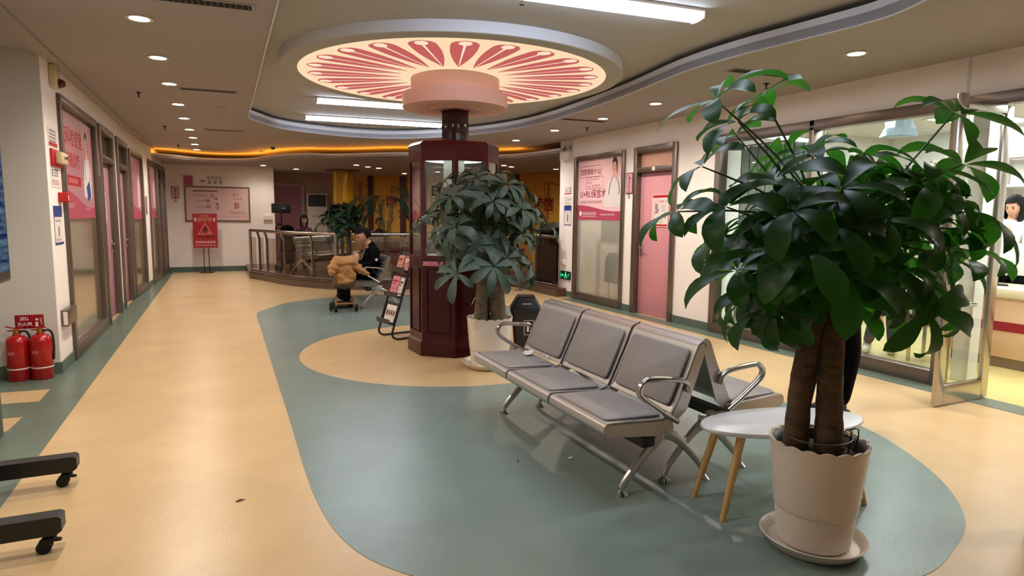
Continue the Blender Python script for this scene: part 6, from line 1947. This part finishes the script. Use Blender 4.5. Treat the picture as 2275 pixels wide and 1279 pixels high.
for a in range(4):
    MB().cyl((0.11 * math.cos(a * PI / 2 + .78), 0.11 * math.sin(a * PI / 2 + .78), 0.365), (0.15 * math.cos(a * PI / 2 + .78), 0.15 * math.sin(a * PI / 2 + .78), 0.0), 0.012, n=8).build('leg', M_STEEL, st)
seated('seated_person', 'person in a dark red top with short dark hair sitting before the yellow wall', 3.36, 14.75, 0.55, R(14), mat('dark red cloth', '#4c1018', 0.8), M_NAVY, 0.0)
st = dup(st, (3.36, 14.77, 0.12 + 0.03), 0, 'dark stool under the person in dark red before the yellow wall')

# ---- the person in black standing behind the big plant
px_, py_ = 3.86, 3.08
person('standing_person', 'person in black clothes standing behind the big money tree', dict(
    pelvis=(px_, py_, 0.95), chest=(px_, py_, 1.25), neck=(px_, py_, 1.42), head=(px_, py_ - 0.02, 1.54), shL=(px_ - 0.18, py_, 1.33), shR=(px_ + 0.19, py_, 1.33), elL=(px_ - 0.26, py_ - 0.02, 1.04), elR=(px_ + 0.37, py_ - 0.02, 1.02),
    wrL=(px_ - 0.22, py_ - 0.08, 0.84), wrR=(px_ + 0.42, py_ - 0.06, 0.80), hipL=(px_ - 0.12, py_, 0.89), hipR=(px_ + 0.17, py_, 0.87), knL=(px_ - 0.16, py_ - 0.02, 0.49), knR=(px_ + 0.24, py_ - 0.02, 0.47), anL=(px_ - 0.18, py_ + 0.02, 0.085), anR=(px_ + 0.22, py_ + 0.02, 0.085)),
    R(200), R(5), M_JACKET, M_JACKET, curl=0.5, k=1.05)

# ================================================================ CLINIC ROOM BEHIND THE GLASS
M_CTOP = mat('cream counter top', '#d8cca8', 0.35)
t = thing('clinic_counter', 'cream counter with a dark red band inside the glass-walled clinic room', 'counter', (6.98, 2.9, 0.003))
MB().box2((0, -1.9, 0.0), (0.55, 1.15, 0.10)).build('plinth', mat('brown plinth', '#7a6650', 0.6), t)
MB().box2((-0.01, -1.9, 0.10), (0.55, 1.17, 0.69), bev=0.004).build('counter_front', mat('beige counter laminate', '#dcb994', 0.45), t)
MB().box2((-0.016, -1.9, 0.365), (-0.009, 1.17, 0.455)).build('red_band', mat('dark red band', '#8c1c28', 0.4), t)
MB().box2((-0.05, -1.95, 0.69), (0.60, 1.22, 0.785), bev=0.01).build('counter_top', M_CTOP, t)
t = thing('metal_stool_chair', 'grey metal framed chair inside the clinic room, seen through the open glass door', 'chair', (6.62, 4.0, 0.003), R(12))
MB().box((0, 0, 0.425), (0.42, 0.40, 0.03), bev=0.01).build('seat', M_NAVY, t)
for sx in (-0.19, 0.19):
    for sy in (-0.17, 0.17):
        MB().box((sx, sy, 0.205), (0.03, 0.03, 0.41), bev=0.004).build('leg', M_STEEL, t)
MB().box((0, 0, 0.395), (0.40, 0.36, 0.03)).build('seat_frame', M_STEEL, t)
person('seated_person', 'person in navy trousers and white shoes sitting on the chair in the clinic room', dict(
    pelvis=(6.68, 4.02, 0.54), chest=(6.72, 4.03, 0.85), neck=(6.72, 4.03, 1.02), head=(6.72, 4.02, 1.15), shL=(6.72, 3.87, 0.93), shR=(6.72, 4.19, 0.93), elL=(6.66, 3.82, 0.68), elR=(6.66, 4.24, 0.68), wrL=(6.48, 3.92, 0.62), wrR=(6.48, 4.12, 0.62),
    hipL=(6.62, 3.94, 0.54), hipR=(6.62, 4.12, 0.54), knL=(6.36, 4.30, 0.50), knR=(6.30, 4.42, 0.50), anL=(6.62, 4.45, 0.09), anR=(6.45, 4.62, 0.09)),
    R(-60), R(10), M_PAPER, M_NAVY, 0.06, shoe=M_WHITE)
t = thing('striped_bag', 'black and white striped bag with a round emblem on the lap in the clinic room', 'bag', (6.42, 4.06, 0.475), R(-52))
b = MB().box((0, 0, 0.155), (0.27, 0.07, 0.28), bev=0.03); b.build('bag_body', M_WINK, t)
b = MB()
for k in range(5): b.box((-0.105 + 0.052 * k, -0.036, 0.085), (0.024, 0.004, 0.155))
b.build('black_stripes', M_INK, t)
b = MB(); ring2d(b, 0, 0, 0.055, 0.062, 0.0); disc2d(b, 0, 0, 0.05, 0.05, 0.0); b.build('emblem', M_INK, t, M=Matrix.Translation((0, -0.040, 0.225)) @ Matrix.Rotation(R(90), 4, 'X'), smooth=False)
b = MB(); outline(b, -0.022, -0.026, 0.022, 0.028, 0.008, 0.001); rect(b, -0.008, -0.008, 0.008, 0.018, 0.001); b.build('emblem_mark', M_WINK, t, M=Matrix.Translation((0, -0.041, 0.225)) @ Matrix.Rotation(R(90), 4, 'X'), smooth=False)
person('standing_person', 'person in a white top and black trousers standing behind the clinic counter', dict(
    pelvis=(7.75, 3.99, 0.95), chest=(7.75, 3.99, 1.27), neck=(7.75, 3.99, 1.46), head=(7.73, 3.97, 1.58), shL=(7.75, 3.83, 1.36), shR=(7.75, 4.15, 1.36), elL=(7.71, 3.77, 1.08), elR=(7.71, 4.21, 1.08),
    wrL=(7.53, 3.81, 0.98), wrR=(7.53, 4.13, 0.98), hipL=(7.75, 3.90, 0.89), hipR=(7.75, 4.08, 0.89), knL=(7.75, 3.89, 0.49), knR=(7.75, 4.09, 0.49), anL=(7.77, 3.89, 0.085), anR=(7.77, 4.09, 0.085)),
    R(-90), R(10), M_PAPER, M_JACKET, 0.04)
t = thing('computer_monitor', 'pale screen on the clinic counter behind the big plant', 'monitor', (7.20, 3.80, 0.79), R(-60))
MB().box((0, 0, 0.27), (0.50, 0.04, 0.32), bev=0.01).build('monitor_housing', M_WHITE, t)
MB().cyl((0, 0.02, 0.01), (0, 0.02, 0.14), 0.02, n=10).build('monitor_stem', M_BLACK, t)
MB().box((0, 0.02, 0.008), (0.2, 0.14, 0.014), bev=0.004).build('monitor_foot', M_BLACK, t)
o = tag(MB().box((0, 0, 0.006), (0.30, 0.20, 0.012), bev=0.004).build('paper_tray', mat('pale blue tray', '#9cc0cc', 0.4)), 'pale blue tray of papers on the clinic counter', 'tray'); o.location = (7.15, 3.35, 0.79)
# white pillar, curtain, shelves and ceiling light panels of the clinic
struct(MB().box2((6.02, 3.34, 0.003), (6.16, 3.48, 2.62)).build('clinic_pillar', M_CLIN, smooth=False))
M_CURT = mat('pale green curtain', '#cdd8d2', 0.85)
b = MB()
b.grid(lambda u, v: (5.98 + 0.035 * math.sin(u * 2 * PI * 9), 4.95 + u * 1.2, 0.12 + v * 2.2), 90, 2)
bmesh.ops.solidify(b.b, geom=b.b.faces[:], thickness=0.004)
tag(b.build('curtain', M_CURT, ang=80), 'pale pleated curtain hanging behind the left end of the clinic glass', 'curtain')
t = thing('curtain_rail', 'thin white rail carrying the pale curtain behind the clinic glass', 'rail', (0, 0, 0))
MB().cyl((5.98, 4.9, 2.335), (5.98, 6.2, 2.335), 0.012, n=10).build('rail', M_STEEL, t)
b = MB()
for yy in (4.95, 6.15): b.cyl((5.98, yy, 2.335), (5.98, yy, 2.62), 0.006, n=8)
b.build('rail_hanger', M_STEEL, t)
t = thing('wall_shelf_unit', 'white shelf unit on the back wall of the clinic room', 'shelf', (8.82, 4.3, 0.003))
b = MB()
for z in (0.05, 0.5, 0.95, 1.4, 1.85, 2.2): b.box2((-0.15, -1.2, z), (0.15, 1.2, z + 0.025))
for y in (-1.2, -0.4, 0.4, 1.175): b.box2((-0.15, y, 0), (0.15, y + 0.025, 2.22))
b.build('shelf_carcass', M_WHITE, t, smooth=False)
M_PANEL = emitter('clinic light panel', '#f4fbff', LIGHT['clinic'] / 6.0)
for i, (x, y) in enumerate(((6.6, 2.6), (6.6, 4.6), (8.1, 2.6), (8.1, 4.6))):
    t = thing('ceiling_light_panel', 'square white ceiling light panel in the clinic room, ' + ('nearest the glass door', 'behind the glass beyond the pillar', 'over the counter', 'over the shelf unit')[i], 'light', (x, y, 2.62), 0, 'clinic ceiling panels')
    MB().box2((-0.55, -0.28, -0.012), (0.55, 0.28, -0.004)).build('diffuser', M_PANEL, t)
    b = MB(); 
    for a in ((-0.58, -0.31, 0.58, -0.28), (-0.58, 0.28, 0.58, 0.31), (-0.58, -0.28, -0.55, 0.28), (0.55, -0.28, 0.58, 0.28)): b.box2((a[0], a[1], -0.014), (a[2], a[3], 0))
    b.build('panel_frame', M_WHITE, t, smooth=False)
b = MB()
o = tag(crumple('hanging_bag', 'pale blue plastic bag hanging at the top of the clinic glass', 'bag', (6.3, 4.35, 2.32), 0.14, mat('blue film', '#a8c8dc', 0.4), 8, 1.2))
# consulting room behind the frosted window: a chair back, a pale cabinet, an added ceiling lamp
t = thing('consulting_chair', 'dim round-backed chair seen through the frosted window beside the pink door', 'chair', (5.80, 8.72, 0.003))
b = MB()
P = [(0.20 * math.cos(a * PI / 12), 0.70 + 0.16 * math.sin(a * PI / 12)) for a in range(13)]
b.prism([(0.20, 0.36)] + P + [(-0.20, 0.36)], 0, 0.05, 'X'); b.build('backrest', mat('dark chair cloth', '#15140f', 0.8), t)
MB().box2((0.05, -0.22, 0.40), (0.48, 0.22, 0.47), bev=0.02).build('seat', MATS['dark chair cloth'], t)
for sx in (0.08, 0.44):
    for sy in (-0.19, 0.19): MB().cyl((sx, sy, 0.40), (sx, sy, 0.0), 0.014, n=8).build('leg', M_STEEL, t)
t = thing('wall_cabinet', 'grey cabinet seen dimly through the upper frosted window', 'cabinet', (6.05, 8.85, 1.02))
MB().box2((-0.1, -0.46, 0), (0.15, 0.46, 0.36), bev=0.01).build('cabinet_body', mat('grey cabinet', '#6e6a60', 0.6), t)
t = thing('consulting_desk', 'pale desk under the grey cabinet behind the frosted window', 'desk', (6.15, 8.85, 0.003))
MB().box2((-0.22, -0.6, 0.97), (0.3, 0.6, 1.017), bev=0.006).build('desk_top', M_WHITE, t)
for sx in (-0.18, 0.25):
    for sy in (-0.55, 0.55): MB().box((sx, sy, 0.485), (0.05, 0.05, 0.97)).build('leg', M_WHITE, t)
t = thing('ceiling_light_panel', 'unseen ceiling light panel added to light the small room behind the frosted window', 'light', (6.5, 8.6, ZC))  # unseen lamp, added so the room behind the pane is bright
MB().box2((-0.4, -0.4, -0.012), (0.4, 0.4, -0.002)).build('diffuser', emitter('added room lamp', '#fff4e0', LIGHT['side']), t)
# grey post edge at the right border of the frame
t = thing('metal_post', 'grey metal post at the right border beside the teal floor', 'post', (3.36, 1.50, 0.003))
MB().box2((0, -0.05, 0), (0.10, 0.05, 0.92), bev=0.006).build('post', mat('dull grey post', '#6c665e', 0.5, metal=0.4), t)
